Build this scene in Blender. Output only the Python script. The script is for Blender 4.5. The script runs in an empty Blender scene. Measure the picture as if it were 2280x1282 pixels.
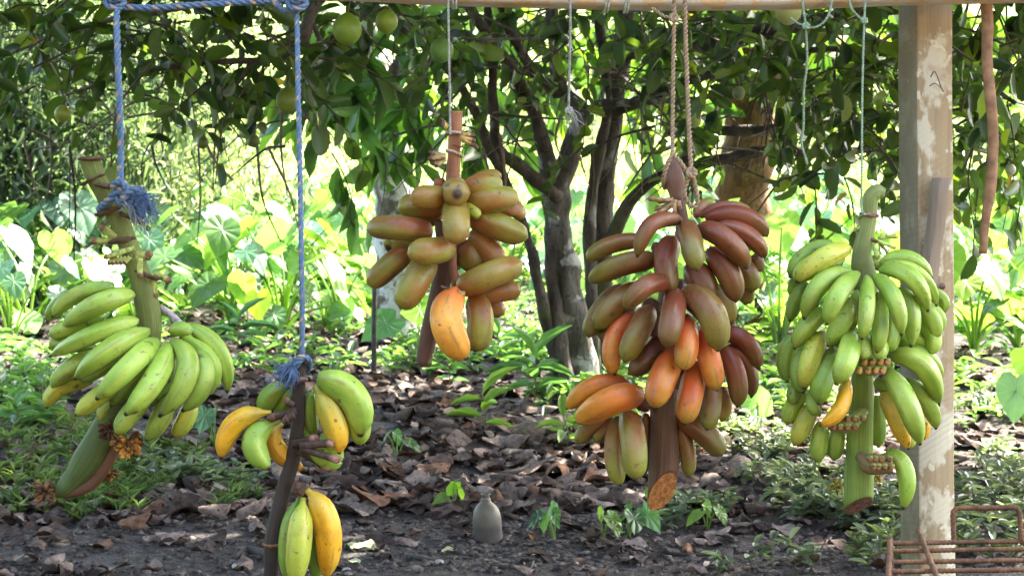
import bpy, math, random
import numpy as np
from mathutils import Vector, noise as mnoise

random.seed(7)
rng = np.random.default_rng(7)
SC = bpy.context.scene
COL = SC.collection
F = 4000.0      # focal length in photograph pixels
H = 1.2         # eye height
Y0 = 300.0      # horizon row in the photograph


def W(px, py, d):
    return np.array([d * (px - 1140.0) / F, d, H + d * (Y0 - py) / F])


def G(px, py):
    """ground point seen at a photograph position"""
    d = H * F / max(py - Y0, 40.0)
    p = W(px, py, d)
    return p[0], p[1]


def sstep(a, b, x):
    t = min(1.0, max(0.0, (x - a) / (b - a)))
    return t * t * (3 - 2 * t)


def gz(x, y):
    z = 0.035 * mnoise.noise((x * 0.9, y * 0.9, 1.3)) + 0.016 * mnoise.noise((x * 3.1, y * 3.1, 5.0))
    z += 0.006 * mnoise.noise((x * 11, y * 11, 9.0))
    z += 7.5 * sstep(17, 46, y + 0.15 * x) + 0.5 * sstep(15, 24, y) * mnoise.noise((x * 0.25, y * 0.25, 3.0))
    return z


# ------------------------------------------------------------------ mesh building
class MB:
    def __init__(s):
        s.v = []; s.f = []; s.c = []; s.st = []; s.n = 0

    def add(s, v, f, c=(1, 1, 1), st=None):
        v = np.asarray(v, float)
        k = len(v)
        c = np.asarray(c, float)
        if c.ndim == 1:
            c = np.tile(c, (k, 1))
        if st is None:
            st = np.zeros((k, 3))
        s.v.append(v); s.c.append(c); s.st.append(np.asarray(st, float))
        n = s.n
        for q in f:
            s.f.append(tuple(int(i) + n for i in q))
        s.n += k

    def build(s, name, mat, parent=None, smooth=True, loc=None):
        V = np.concatenate(s.v) if s.v else np.zeros((0, 3))
        origin = np.zeros(3)
        if parent is not None:
            origin = np.array(parent['_o'])
        elif loc is not None:
            origin = np.array(loc, float)
        me = bpy.data.meshes.new(name)
        me.from_pydata((V - origin).tolist(), [], s.f)
        finish(me, np.concatenate(s.c), np.concatenate(s.st), smooth)
        return link(name, me, mat, parent, origin)


def finish(me, c, st, smooth=True):
    a = me.attributes.new('col', 'FLOAT_COLOR', 'POINT')
    a.data.foreach_set('color', np.concatenate([c, np.ones((len(c), 1))], 1).astype(np.float32).ravel())
    b = me.attributes.new('st', 'FLOAT_VECTOR', 'POINT')
    b.data.foreach_set('vector', st.astype(np.float32).ravel())
    if smooth:
        me.polygons.foreach_set('use_smooth', np.ones(len(me.polygons), bool))
    me.update()


def link(name, me, mat, parent, origin):
    o = bpy.data.objects.new(name, me)
    COL.objects.link(o)
    for m in (mat if isinstance(mat, (list, tuple)) else [mat]):
        me.materials.append(m)
    if parent is not None:
        o.parent = parent
    else:
        o.location = origin
    o['_o'] = [float(q) for q in origin]
    return o


def tag(o, label=None, cat=None, group=None, kind=None):
    if label: o['label'] = label
    if cat: o['category'] = cat
    if group: o['group'] = group
    if kind: o['kind'] = kind
    return o


def thing(name, loc, label, cat, group=None):
    o = bpy.data.objects.new(name, None)
    o.empty_display_size = 0.05
    COL.objects.link(o)
    o.location = [float(q) for q in loc]
    o['_o'] = [float(q) for q in loc]
    return tag(o, label, cat, group)


def norm(a):
    a = np.asarray(a, float)
    l = np.linalg.norm(a, axis=-1, keepdims=True)
    return a / np.maximum(l, 1e-9)


def catmull(P, R, per=6):
    P = np.asarray(P, float); R = np.asarray(R, float)
    n = len(P)
    if n == 2:
        t = np.linspace(0, 1, per + 1)[:, None]
        return P[0] * (1 - t) + P[1] * t, R[0] * (1 - t[:, 0]) + R[1] * t[:, 0]
    E = np.vstack([2 * P[0] - P[1], P, 2 * P[-1] - P[-2]])
    out = []; rr = []
    for i in range(n - 1):
        p0, p1, p2, p3 = E[i:i + 4]
        for j in range(per):
            t = j / per
            out.append(0.5 * (2 * p1 + (p2 - p0) * t + (2 * p0 - 5 * p1 + 4 * p2 - p3) * t * t + (3 * p1 - p0 - 3 * p2 + p3) * t ** 3))
            u = t * t * (3 - 2 * t)
            rr.append(R[i] * (1 - u) + R[i + 1] * u)
    out.append(P[-1]); rr.append(R[-1])
    return np.array(out), np.array(rr)


def frames(C):
    n = len(C)
    T = np.zeros_like(C)
    T[1:-1] = C[2:] - C[:-2]; T[0] = C[1] - C[0]; T[-1] = C[-1] - C[-2]
    T = norm(T)
    a = np.array([0, -1.0, 0.2]) if abs(T[0][1]) < 0.9 else np.array([0, 0, 1.0])
    N = np.zeros_like(C)
    x = a - T[0] * a.dot(T[0]); N[0] = x / np.linalg.norm(x)
    for i in range(1, n):
        x = N[i - 1] - T[i] * N[i - 1].dot(T[i])
        N[i] = x / max(np.linalg.norm(x), 1e-9)
    B = np.cross(T, N)
    return T, N, B


def sweep(mb, C, Rf, segs, colf, cap0=True, cap1=True, flat=1.0):
    """Rf(i, theta array) -> radii ; colf(i, theta) -> (segs,3)"""
    n = len(C)
    T, N, B = frames(C)
    th = np.arange(segs) * 2 * math.pi / segs
    V = []; c = []; st = []
    L = np.concatenate([[0], np.cumsum(np.linalg.norm(np.diff(C, axis=0), axis=1))])
    for i in range(n):
        r = Rf(i, th)
        V.append(C[i] + np.outer(np.cos(th) * r, N[i]) + np.outer(np.sin(th) * r * flat, B[i]))
        c.append(colf(i, th))
        st.append(np.stack([np.full(segs, L[i]), th / (2 * math.pi), np.full(segs, i / (n - 1))], 1))
    V = np.concatenate(V); c = np.concatenate(c); st = np.concatenate(st)
    f = []
    for i in range(n - 1):
        for j in range(segs):
            k = (j + 1) % segs
            f.append((i * segs + j, i * segs + k, (i + 1) * segs + k, (i + 1) * segs + j))
    if cap0:
        f.append(tuple(range(segs - 1, -1, -1)))
    if cap1:
        f.append(tuple(range((n - 1) * segs, n * segs)))
    mb.add(V, f, c, st)


def tube(mb, P, R, col=(1, 1, 1), segs=8, per=5, rough=0.0, flat=1.0, seed=0, cap=True):
    C, r = catmull(P, R, per)
    col = np.asarray(col, float)

    def Rf(i, th):
        if rough == 0:
            return np.full(len(th), r[i])
        p = C[i]
        return np.array([r[i] * (1 + rough * mnoise.noise((p[0] * 9 + math.cos(t) * .8 + seed, p[1] * 9 + math.sin(t) * .8, p[2] * 9))) for t in th])
    sweep(mb, C, Rf, segs, lambda i, th: np.tile(col, (len(th), 1)), cap, cap, flat)


def ball(mb, c, r, col=(1, 1, 1), nu=10, nv=7, jit=0.0, sq=(1, 1, 1)):
    V = []; f = []
    for i in range(nv + 1):
        a = math.pi * i / nv
        for j in range(nu):
            b = 2 * math.pi * j / nu
            k = 1 + jit * random.uniform(-1, 1)
            V.append((c[0] + r * sq[0] * k * math.sin(a) * math.cos(b), c[1] + r * sq[1] * k * math.sin(a) * math.sin(b), c[2] + r * sq[2] * k * math.cos(a)))
    for i in range(nv):
        for j in range(nu):
            k = (j + 1) % nu
            f.append((i * nu + j, (i + 1) * nu + j, (i + 1) * nu + k, i * nu + k))
    mb.add(V, f, col)


# ---- leaf templates : (x across, y along, z up)
def leaf_template(widths, us, fold=0.25, droop=0.12):
    V = [(0, 0, 0)]; f = []
    for u, w in zip(us, widths):
        z = -droop * u * u
        V += [(-w, u, z + fold * w), (0, u, z), (w, u, z + fold * w)]
    V.append((0, 1, -droop))
    k = len(us); tip = 3 * k + 1
    f += [(0, 2, 1), (0, 3, 2)]
    for i in range(k - 1):
        a = 1 + 3 * i; b = a + 3
        f += [(a, a + 1, b + 1, b), (a + 1, a + 2, b + 2, b + 1)]
    a = 1 + 3 * (k - 1)
    f += [(a, a + 1, tip), (a + 1, a + 2, tip)]
    return np.array(V, float), f


OVAL = leaf_template((.36, .5, .47, .3), (.15, .4, .68, .9), .3, .12)
LANCE = leaf_template((.32, .5, .33), (.18, .45, .78), .35, .2)
NARROW = leaf_template((.5,), (.35,), .3, .15)
SIMPLE = leaf_template((.5,), (.45,), .25, .15)
_h = [(0, -.30), (.16, -.42), (.34, -.36), (.46, -.12), (.47, .08), (.38, .3), (.22, .52), (0, .78)]
_out = _h + [(-x, y) for x, y in _h[-2:0:-1]]
HV = [(0, 0, 0)] + [(x, y, .10 * abs(x) - .22 * max(0, y) ** 2 + .02 * ((i % 2) * 2 - 1)) for i, (x, y) in enumerate(_out)]
_n = len(_out)
_mid = [(x * .55, y * .55, .03 * ((i + 1) % 2)) for i, (x, y) in enumerate(_out)]
HV = np.array(HV + _mid, float)
_hf = []
for _i in range(_n):
    _j = (_i + 1) % _n
    _hf.append((0, 1 + _n + _i, 1 + _n + _j))
    _hf.append((1 + _n + _i, 1 + _i, 1 + _j, 1 + _n + _j))
HEART = (HV, _hf)


def curled(seed, n=8, m=6):
    """dry leaf: oval grid, curled and wavy"""
    r = random.Random(seed)
    V = []; f = []
    curl = (r.uniform(.3, 1.1) if seed % 4 else r.uniform(1.5, 2.4)) * r.choice((1, -1)); bend = r.uniform(-.3, .35); tw = r.uniform(-.7, .7)
    for i in range(n + 1):
        u = i / n
        w = .42 * math.sin(math.pi * min(1, u ** .8 * .96 + .03)) ** .75 * (1 + r.uniform(-.1, .1))
        for j in range(m + 1):
            s = (j / m * 2 - 1)
            a = s * curl
            x = w * (math.sin(a) / max(abs(curl), .01) * (1 if curl > 0 else 1))
            z = w * (1 - math.cos(a)) / curl * 1.1 + bend * (u - .5) ** 2 + .06 * math.sin(9 * u + 2 * s + seed) * abs(s) + .02 * r.uniform(-1, 1)
            x, z = x * math.cos(tw * (u - .5)) - z * math.sin(tw * (u - .5)), x * math.sin(tw * (u - .5)) + z * math.cos(tw * (u - .5))
            V.append((x, u - .5, z))
    for i in range(n):
        for j in range(m):
            a = i * (m + 1) + j
            f.append((a, a + 1, a + m + 2, a + m + 1))
    V = np.array(V); V[:, 2] -= V[:, 2].min()
    return V, f


DRY = [curled(s) for s in range(16)]


def inst_mesh(name, tpl, P, A, N, L, Wd, colr, mat, parent=None, loc=None, extra=None, smooth=False):
    """many copies of a leaf template as one mesh; P pos, A along, N up hint"""
    V, f = tpl
    P = np.asarray(P, float); A = norm(A); N = np.asarray(N, float)
    X = norm(np.cross(A, N)); N = np.cross(X, A)
    n = len(P); k = len(V)
    L = np.broadcast_to(np.asarray(L, float), (n,)); Wd = np.broadcast_to(np.asarray(Wd, float), (n,))
    Q = (P[:, None, :] + V[None, :, 0:1] * (X * Wd[:, None])[:, None, :] + V[None, :, 1:2] * (A * L[:, None])[:, None, :]
         + V[None, :, 2:3] * (N * L[:, None])[:, None, :]).reshape(-1, 3)
    col = np.repeat(np.asarray(colr, float), k, 0)
    st = np.tile(np.stack([V[:, 1], V[:, 0], V[:, 2]], 1), (n, 1))
    lens = np.array([len(q) for q in f]); flat = np.array([i for q in f for i in q])
    loops = (flat[None, :] + (np.arange(n) * k)[:, None]).ravel()
    tot = np.tile(lens, n); start = np.concatenate([[0], np.cumsum(tot)[:-1]])
    if extra is not None and extra.n:          # twigs, stalks in the same mesh
        eV = np.concatenate(extra.v); off = len(Q)
        Q = np.vstack([Q, eV]); col = np.vstack([col, np.concatenate(extra.c)]); st = np.vstack([st, np.concatenate(extra.st)])
        el = np.array([len(q) for q in extra.f]); ef = np.array([i for q in extra.f for i in q]) + off
        start = np.concatenate([start, len(loops) + np.concatenate([[0], np.cumsum(el)[:-1]])])
        loops = np.concatenate([loops, ef])
    origin = np.zeros(3)
    if parent is not None: origin = np.array(parent['_o'])
    elif loc is not None: origin = np.array(loc, float)
    me = bpy.data.meshes.new(name)
    me.vertices.add(len(Q)); me.vertices.foreach_set('co', (Q - origin).astype(np.float32).ravel())
    me.loops.add(len(loops)); me.loops.foreach_set('vertex_index', loops.astype(np.int32))
    me.polygons.add(len(start)); me.polygons.foreach_set('loop_start', start.astype(np.int32))
    me.update(calc_edges=True)
    finish(me, col, st, smooth)
    return link(name, me, mat, parent, origin)


# ------------------------------------------------------------------ materials
class NT:
    def __init__(s, name):
        s.m = bpy.data.materials.new(name); s.m.use_nodes = True
        s.t = s.m.node_tree; s.t.nodes.clear()
        s.out = s.n('ShaderNodeOutputMaterial')

    def n(s, typ, **kw):
        q = s.t.nodes.new(typ)
        for k, v in kw.items():
            if k == 'inp':
                for a, b in v.items():
                    if hasattr(b, 'is_linked') or isinstance(b, bpy.types.NodeSocket):
                        s.t.links.new(b, q.inputs[a])
                    else:
                        q.inputs[a].default_value = b
            else:
                setattr(q, k, v)
        return q

    def attr(s, name):
        return s.n('ShaderNodeAttribute', attribute_name=name)

    def noise(s, scale, detail=3, vec=None, rough=.55):
        i = {'Scale': scale, 'Detail': detail, 'Roughness': rough}
        if vec is None:
            vec = s.n('ShaderNodeNewGeometry').outputs['Position']
        i['Vector'] = vec
        return s.n('ShaderNodeTexNoise', inp=i).outputs['Fac']

    def ramp(s, fac, a, b, lo=0.0, hi=1.0):
        return s.n('ShaderNodeMapRange', clamp=True, inp={0: fac, 1: a, 2: b, 3: lo, 4: hi}).outputs[0]

    def mix(s, fac, a, b, mode='MIX'):
        q = s.n('ShaderNodeMix', data_type='RGBA', blend_type=mode)
        for i, v in ((0, fac), (6, a), (7, b)):
            if isinstance(v, bpy.types.NodeSocket): s.t.links.new(v, q.inputs[i])
            elif i == 0: q.inputs[0].default_value = v
            else: q.inputs[i].default_value = (*v, 1) if len(v) == 3 else v
        return q.outputs[2]

    def math(s, op, a, b=0.0):
        return s.n('ShaderNodeMath', operation=op, inp={0: a, 1: b}).outputs[0]

    def vmul(s, v, k):
        return s.n('ShaderNodeVectorMath', operation='MULTIPLY', inp={0: v, 1: k}).outputs[0]

    def bump(s, h, strength, dist=0.01):
        return s.n('ShaderNodeBump', inp={'Height': h, 'Strength': strength, 'Distance': dist}).outputs[0]

    def principled(s, col, rough=.5, spec=.5, normal=None, **kw):
        i = {'Base Color': col if isinstance(col, bpy.types.NodeSocket) else (*col, 1), 'Roughness': rough, 'Specular IOR Level': spec}
        if normal is not None: i['Normal'] = normal
        i.update(kw)
        return s.n('ShaderNodeBsdfPrincipled', inp=i).outputs[0]

    def done(s, sh):
        s.t.links.new(sh, s.out.inputs['Surface'])
        return s.m


def mat_banana():
    t = NT('banana_skin')
    c = t.attr('col').outputs['Color']; st = t.attr('st').outputs['Vector']
    n1 = t.noise(22, 3)
    c = t.mix(1.0, c, t.mix(t.ramp(n1, .3, .7), (.84, .86, .8), (1.12, 1.1, 1.15)), 'MULTIPLY')
    sep = t.n('ShaderNodeSeparateXYZ', inp={0: st})
    v5 = t.math('FRACT', t.math('MULTIPLY', sep.outputs[1], 5.0))
    edge = t.math('ABSOLUTE', t.math('SUBTRACT', v5, .5))       # .5 on a ridge
    ridge = t.ramp(edge, .38, .5)
    # scuffed ridges
    sc = t.noise(26, 2, t.vmul(t.n('ShaderNodeNewGeometry').outputs['Position'], (1, 1, 1)))
    c = t.mix(t.math('MULTIPLY', ridge, t.ramp(sc, .48, .60, 0, .7)), c, (.20, .13, .06))
    # fine specks and a few larger bruises
    c = t.mix(t.ramp(t.noise(150, 2), .66, .72, 0, .6), c, (.06, .035, .015))
    c = t.mix(t.ramp(t.noise(48, 4), .645, .70, 0, .75), c, (.07, .04, .02))
    c = t.mix(t.ramp(t.noise(15, 5), .56, .72, 0, .38), c, (.12, .075, .03))
    # dry blossom end
    c = t.mix(t.ramp(sep.outputs[2], .952, .975), c, (.035, .022, .014))
    bp = t.bump(t.math('ADD', t.noise(130, 3), t.math('MULTIPLY', n1, 2.0)), .18, .004)
    return t.done(t.principled(c, .42, .4, bp))


def mat_attr(name, rough=.6, var=.3, nscale=30, bump=.3, bdist=.006, streak=False, spec=.3, speck=None):
    t = NT(name)
    c = t.attr('col').outputs['Color']
    if streak:
        st = t.attr('st').outputs['Vector']
        sv = t.vmul(st, (6, 46, 0)); n = t.noise(1.0, 3, sv)
        n2 = t.noise(14, 3)
        c = t.mix(1.0, c, t.mix(t.ramp(n, .3, .7), (1 - var,) * 3, (1 + var,) * 3), 'MULTIPLY')
        c = t.mix(1.0, c, t.mix(t.ramp(n2, .3, .7), (.8, .8, .8), (1.15, 1.15, 1.15)), 'MULTIPLY')
        h = t.math('ADD', n, t.math('MULTIPLY', n2, .5))
    else:
        n = t.noise(nscale, 4)
        c = t.mix(1.0, c, t.mix(t.ramp(n, .3, .7), (1 - var,) * 3, (1 + var,) * 3), 'MULTIPLY')
        h = n
    if speck:
        c = t.mix(t.ramp(t.noise(nscale * 3, 3), .6, .68), c, speck)
    return t.done(t.principled(c, rough, spec, t.bump(h, bump, bdist)))


def mat_leaf(name, trans=.4, rough=.4, gain=(2.6, 2.3, .7), spec=.5, veins=False):
    t = NT(name)
    c = t.attr('col').outputs['Color']
    n = t.noise(9, 3)
    c = t.mix(1.0, c, t.mix(t.ramp(n, .3, .7), (.75, .8, .8), (1.25, 1.2, 1.1)), 'MULTIPLY')
    bp = None
    if veins:
        st = t.attr('st').outputs['Vector']
        sep = t.n('ShaderNodeSeparateXYZ', inp={0: st})
        ang = t.math('ARCTAN2', sep.outputs[1], sep.outputs[0])
        w = t.math('ABSOLUTE', t.math('SINE', t.math('MULTIPLY', ang, 5.0)))
        c = t.mix(t.ramp(w, .0, .14, .28, 0), c, (.26, .36, .16))
        bp = t.bump(w, .4, .01)
    p = t.principled(c, rough, spec, bp)
    tr = t.n('ShaderNodeBsdfTranslucent', inp={'Color': t.mix(1.0, c, gain, 'MULTIPLY')}).outputs[0]
    m = t.n('ShaderNodeMixShader', inp={0: trans, 1: p, 2: tr}).outputs[0]
    return t.done(m)


def mat_bark(name, base, dark, lichen, lo=.5, hi=.6, moss=None, scale=7):
    t = NT(name)
    pos = t.n('ShaderNodeNewGeometry').outputs['Position']
    sv = t.vmul(pos, (1, 1, .35))
    c = t.mix(t.ramp(t.noise(scale * 2.3, 5, sv), .35, .65), dark, base)
    c = t.mix(t.ramp(t.noise(scale, 4), lo, hi), c, lichen)
    c = t.mix(t.ramp(t.noise(scale * 5, 3), .58, .66, 0, .8), c, dark)
    if moss:
        c = t.mix(t.ramp(t.noise(scale * .8, 4, t.vmul(pos, (1, 1.7, 1.2))), .56, .64), c, moss)
    h = t.noise(scale * 6, 5, sv)
    return t.done(t.principled(c, .9, .2, t.bump(h, .7, .02)))


def mat_wood(name, base, pale, stain, vec_scale=(1, 1, .06), patches=True, saw=False, algae_shade=None):
    t = NT(name)
    pos = t.n('ShaderNodeTexCoord').outputs['Object']
    g = t.noise(60, 4, t.vmul(pos, vec_scale))
    c = t.mix(t.ramp(g, .3, .7), tuple(b * .72 for b in base), base)
    if patches:
        c = t.mix(t.ramp(t.noise(15, 4, t.vmul(pos, (1, 1, .6))), .47, .52, 0, .85), c, pale)
        c = t.mix(t.ramp(t.noise(9, 5), .54, .62, 0, .7), c, stain)
        c = t.mix(t.ramp(t.noise(26, 2), .63, .66, 0, .8), c, tuple(min(1, p * 1.12) for p in pale))
    if algae_shade:      # algal green grey, doubling as painted shade on the left-turned face
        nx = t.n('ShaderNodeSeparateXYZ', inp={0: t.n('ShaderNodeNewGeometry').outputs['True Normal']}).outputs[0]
        c = t.mix(t.math('MULTIPLY', t.ramp(nx, -.5, -.6), t.ramp(t.noise(9, 4), .25, .6, .5, .95)), c, algae_shade)
    h = g
    if saw:
        wv = t.n('ShaderNodeTexWave', wave_type='BANDS', bands_direction='Z', inp={'Vector': t.n('ShaderNodeMapping', inp={'Vector': pos, 'Rotation': (0, .5, 0)}).outputs[0], 'Scale': 26, 'Distortion': 2.5, 'Detail': 3}).outputs['Fac']
        h = t.math('ADD', g, t.math('MULTIPLY', wv, .15))
        c = t.mix(t.math('MULTIPLY', t.ramp(wv, .0, .35, .22, 0), t.ramp(t.noise(5, 2), .45, .6)), c, tuple(b * .5 for b in base))
    return t.done(t.principled(c, .85, .2, t.bump(h, .35, .006)))


def mat_soil():
    t = NT('soil')
    pos = t.n('ShaderNodeNewGeometry').outputs['Position']
    sep = t.n('ShaderNodeSeparateXYZ', inp={0: pos})
    n = t.noise(2.2, 5); n2 = t.noise(38, 6, rough=.7); n3 = t.noise(11, 4)
    c = t.mix(t.ramp(n, .35, .65), (.042, .034, .031), (.088, .074, .067))
    c = t.mix(t.ramp(n2, .48, .60, 0, .85), c, (.135, .116, .105))
    c = t.mix(t.ramp(t.noise(95, 3), .60, .68, 0, .8), c, (.15, .13, .115))
    c = t.mix(t.ramp(n3, .52, .62, 0, .75), c, (.024, .019, .016))
    far = t.ramp(sep.outputs[1], 12.0, 18.0)
    g = t.mix(t.ramp(t.noise(1.3, 5), .35, .65), (.10, .17, .04), (.26, .30, .08))
    c = t.mix(far, c, g)
    h = t.math('ADD', n2, t.math('MULTIPLY', n3, 1.2))
    return t.done(t.principled(c, .85, .25, t.bump(h, 1.0, .06)))


def mat_rope():
    t = NT('blue_rope')
    c = t.attr('col').outputs['Color']; st = t.attr('st').outputs['Vector']
    c = t.mix(t.ramp(t.noise(1.0, 3, t.vmul(st, (160, 5, 0))), .35, .65), c, tuple((.10, .155, .235)))
    c = t.mix(t.ramp(t.noise(40, 2), .4, .7, 0, .5), c, (.12, .15, .19))
    return t.done(t.principled(c, .6, .3, t.bump(t.noise(1.0, 2, t.vmul(st, (500, 8, 0))), .5, .003)))


BAN = mat_banana()
STALK = mat_attr('banana_stalk', .6, .35, streak=True, bump=.5, bdist=.004)
SCAR = mat_attr('dry_scar', .85, .5, 90, .8, .006)
LEAF = mat_leaf('citrus_leaf', .36, .33, (2.3, 2.3, .7))
LEAF_BIG = mat_leaf('broad_leaf', .4, .33, (2.1, 2.3, .8))
TARO = mat_leaf('taro_leaf', .45, .34, (2.1, 2.1, .95), veins=True)
BAMB = mat_leaf('bamboo_leaf', .5, .45, (1.7, 1.8, 1.1), .35)
WEED = mat_leaf('weed_leaf', .35, .42, (2.0, 2.0, .9), .45)
DRYM = mat_attr('dry_leaf', .95, .5, 34, .6, .01, spec=.05, speck=(.03, .022, .018))
BARK_DARK = mat_bark('bark_dark', (.085, .07, .055), (.03, .025, .02), (.17, .17, .15), .6, .68, (.05, .065, .02))
BARK_PALE = mat_bark('bark_pale', (.13, .12, .105), (.04, .035, .028), (.27, .27, .25), .54, .60, (.07, .085, .03))
BARK_LICHEN = mat_bark('bark_lichen', (.22, .19, .13), (.06, .055, .04), (.50, .52, .48), .46, .53)
BARK_ORANGE = mat_bark('bark_orange', (.17, .085, .035), (.06, .032, .018), (.17, .14, .05), .56, .66)
BARK_TWIG = mat_attr('twig_bark', .85, .4, 40, .4, .004)
POSTM = mat_wood('weathered_post', (.36, .27, .15), (.52, .47, .33), (.28, .185, .09), saw=True, algae_shade=(.17, .155, .10))
BEAMM = mat_wood('pale_beam', (.66, .49, .27), (.55, .52, .42), (.40, .30, .16), (.06, 1, 1))
BATTM = mat_wood('grey_batten', (.25, .19, .13), (.4, .36, .28), (.3, .2, .12), patches=False)
SOIL = mat_soil()
ROPE = mat_rope()
TWINE = mat_attr('twine', .8, .3, 200, .3, .002)
RUST = mat_attr('rusty_steel', .85, .5, 55, .6, .004, spec=.3, speck=(.12, .045, .02))
PEEL = mat_attr('citrus_peel', .42, .18, 16, .25, .003, spec=.4, speck=None)
# ================================================================== BANANA BUNCHES
PT = np.array([0, .035, .08, .15, .28, .45, .62, .76, .86, .92, .955, .975, 1.0])
PROF = {'slim': np.array([.40, .50, .66, .84, .98, 1, .98, .90, .73, .52, .34, .22, .17]),
        'plump': np.array([.34, .50, .72, .91, 1, 1.01, 1, .95, .82, .62, .40, .22, .10]),
        'ped': np.array([.24, .23, .30, .58, .92, 1, 1, .93, .76, .54, .33, .20, .15]),
        'round': np.array([.55, .74, .87, .96, 1, 1, 1, .96, .86, .68, .46, .24, .10])}
PAL = {
    'g': ([(0.165, 0.279, 0.028), (0.221, 0.345, 0.034), (0.191, 0.307, 0.032)], [(0.252, 0.356, 0.049), (0.320, 0.421, 0.059), (0.260, 0.362, 0.043)]),
    'gd': ([(0.108, 0.203, 0.022), (0.135, 0.236, 0.025), (0.130, 0.219, 0.023)], [(0.165, 0.263, 0.031), (0.200, 0.296, 0.034), (0.174, 0.263, 0.031)]),
    'gy': ([(0.239, 0.307, 0.032), (0.326, 0.383, 0.039), (0.297, 0.351, 0.038)], [(0.402, 0.373, 0.039), (0.441, 0.428, 0.045), (0.384, 0.373, 0.043)]),
    'y': ([(.46, .29, .022), (.68, .33, .010), (.60, .30, .015)], [(.36, .28, .03), (.70, .40, .018), (.55, .32, .02)]),
    'yg': ([(.27, .29, .03), (.56, .34, .02), (.66, .33, .014)], [(.26, .26, .03), (.36, .30, .03), (.64, .33, .016)]),
    'r': ([(.155, .030, .011), (.165, .040, .014), (.14, .075, .018)], [(.11, .030, .012), (.165, .055, .016), (.145, .11, .02)]),
    'rd': ([(.105, .028, .014), (.115, .036, .017), (.10, .055, .018)], [(.09, .034, .014), (.115, .055, .02), (.11, .08, .02)]),
    'rg': ([(.145, .034, .012), (.16, .070, .017), (.16, .16, .022)], [(.15, .055, .015), (.16, .115, .02), (.18, .19, .026)]),
    'o': ([(.46, .050, .014), (.56, .098, .018), (.46, .20, .026)], [(.36, .065, .02), (.58, .19, .026), (.38, .27, .028)]),
    'ob': ([(.36, .07, .014), (.54, .155, .016), (.52, .25, .02)], [(.27, .065, .014), (.44, .14, .016), (.46, .24, .022)]),
    'p': ([(0.190, 0.125, 0.017), (0.216, 0.197, 0.023), (0.207, 0.192, 0.023)], [(0.251, 0.060, 0.014), (0.233, 0.101, 0.019), (0.216, 0.154, 0.020)]),
    'pr': ([(0.294, 0.060, 0.014), (0.251, 0.082, 0.019), (0.225, 0.134, 0.022)], [(0.207, 0.110, 0.019), (0.225, 0.168, 0.025), (0.216, 0.154, 0.023)]),
    'po': ([(.60, .13, .03), (.62, .20, .032), (.62, .28, .026)], [(.52, .18, .03), (.62, .29, .034), (.58, .31, .03)]),
    'pk': ([(0.271, 0.098, 0.034), (0.280, 0.127, 0.037), (0.271, 0.152, 0.034)], [(0.252, 0.140, 0.028), (0.271, 0.103, 0.030), (0.252, 0.140, 0.030)]),
    'kg': ([(.28, .10, .045), (.27, .14, .04), (.23, .235, .03)], [(.22, .14, .035), (.22, .21, .03), (.22, .25, .03)]),
}
_bn = [0]


def lerp3(st, t):
    a = t * 2
    i = 0 if a < 1 else 1
    a -= i
    p, q = np.array(st[i]), np.array(st[i + 1])
    return p * (1 - a) + q * a


def banana(bunch, T, D, axis, R, row, prof):
    bx, by, mx, my, tx, ty, w, pal, L = row[:9]
    if len(row) > 9: prof = row[9]
    ox, oy, s = T
    _bn[0] += 1
    sd = _bn[0]
    pts = [(ox + s * bx, oy + s * by), (ox + s * mx, oy + s * my), (ox + s * tx, oy + s * ty)]
    dep = []
    for k, (px, py) in enumerate(pts):
        if isinstance(L, tuple):
            dep.append(L[k]); continue
        dx = (px - axis(py)) * D / F
        q = math.sqrt(max(.03 ** 2, R * R - dx * dx))
        dep.append(L * q * (.42, .92, 1.0)[k])
    P = [W(px, py, D - dd) for (px, py), dd in zip(pts, dep)]
    ctrl = 2 * P[1] - (P[0] + P[2]) / 2
    n = 22
    t = np.concatenate([np.linspace(0, .12, 4)[:-1], np.linspace(.12, .82, 11)[:-1], np.linspace(.82, 1, 9)])
    n = len(t)
    tt = t[:, None]
    C = (1 - tt) ** 2 * P[0] + 2 * tt * (1 - tt) * ctrl + tt ** 2 * P[2]
    r0 = .5 * w * s * (D - dep[1]) / F
    pr = np.interp(t, PT, PROF[prof]) * r0
    A, B = PAL[pal]
    var = random.uniform(.88, 1.12)
    ang = {'slim': 1.05, 'ped': 1.1, 'plump': .85, 'round': .55}[prof]
    rot = random.uniform(0, 6)

    def Rf(i, th):
        u = (th + rot + .22 * np.sin(2 * (th + rot))) % (2 * math.pi / 5) - math.pi / 5
        k = math.cos(math.pi / 5) / np.cos(u)
        # 1/k-like polygon with softened corners
        return pr[i] * ((1 - ang) + ang * (0.90 + (k / math.cos(math.pi / 5) - 1.0) * .75 + .04))

    def colf(i, th):
        out = []
        for a in th:
            m = mnoise.noise((t[i] * 2.2 + sd * 3.7, math.cos(a) * .9, math.sin(a) * .9 + sd))
            m = sstep(-.3, .45, m)
            out.append((lerp3(A, t[i]) * (1 - m) + lerp3(B, t[i]) * m) * var)
        return np.array(out)
    mb = MB()
    segs = 20
    n0 = len(mb.v)
    sweep(mb, C, Rf, segs, colf, True, True)
    # angular coordinate measured from the ridges, length coordinate as fraction
    st = mb.st[-1]
    th = (np.tile(np.arange(segs) * 2 * math.pi / segs, n) + rot) / (2 * math.pi)
    st[:, 1] = th % 1.0
    st[:, 2] = np.repeat(t, segs)
    return mb.build('banana', BAN, bunch)


def wig(pts, T):
    ox, oy, s = T
    return [(ox + s * x, oy + s * y) for x, y in pts]


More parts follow.
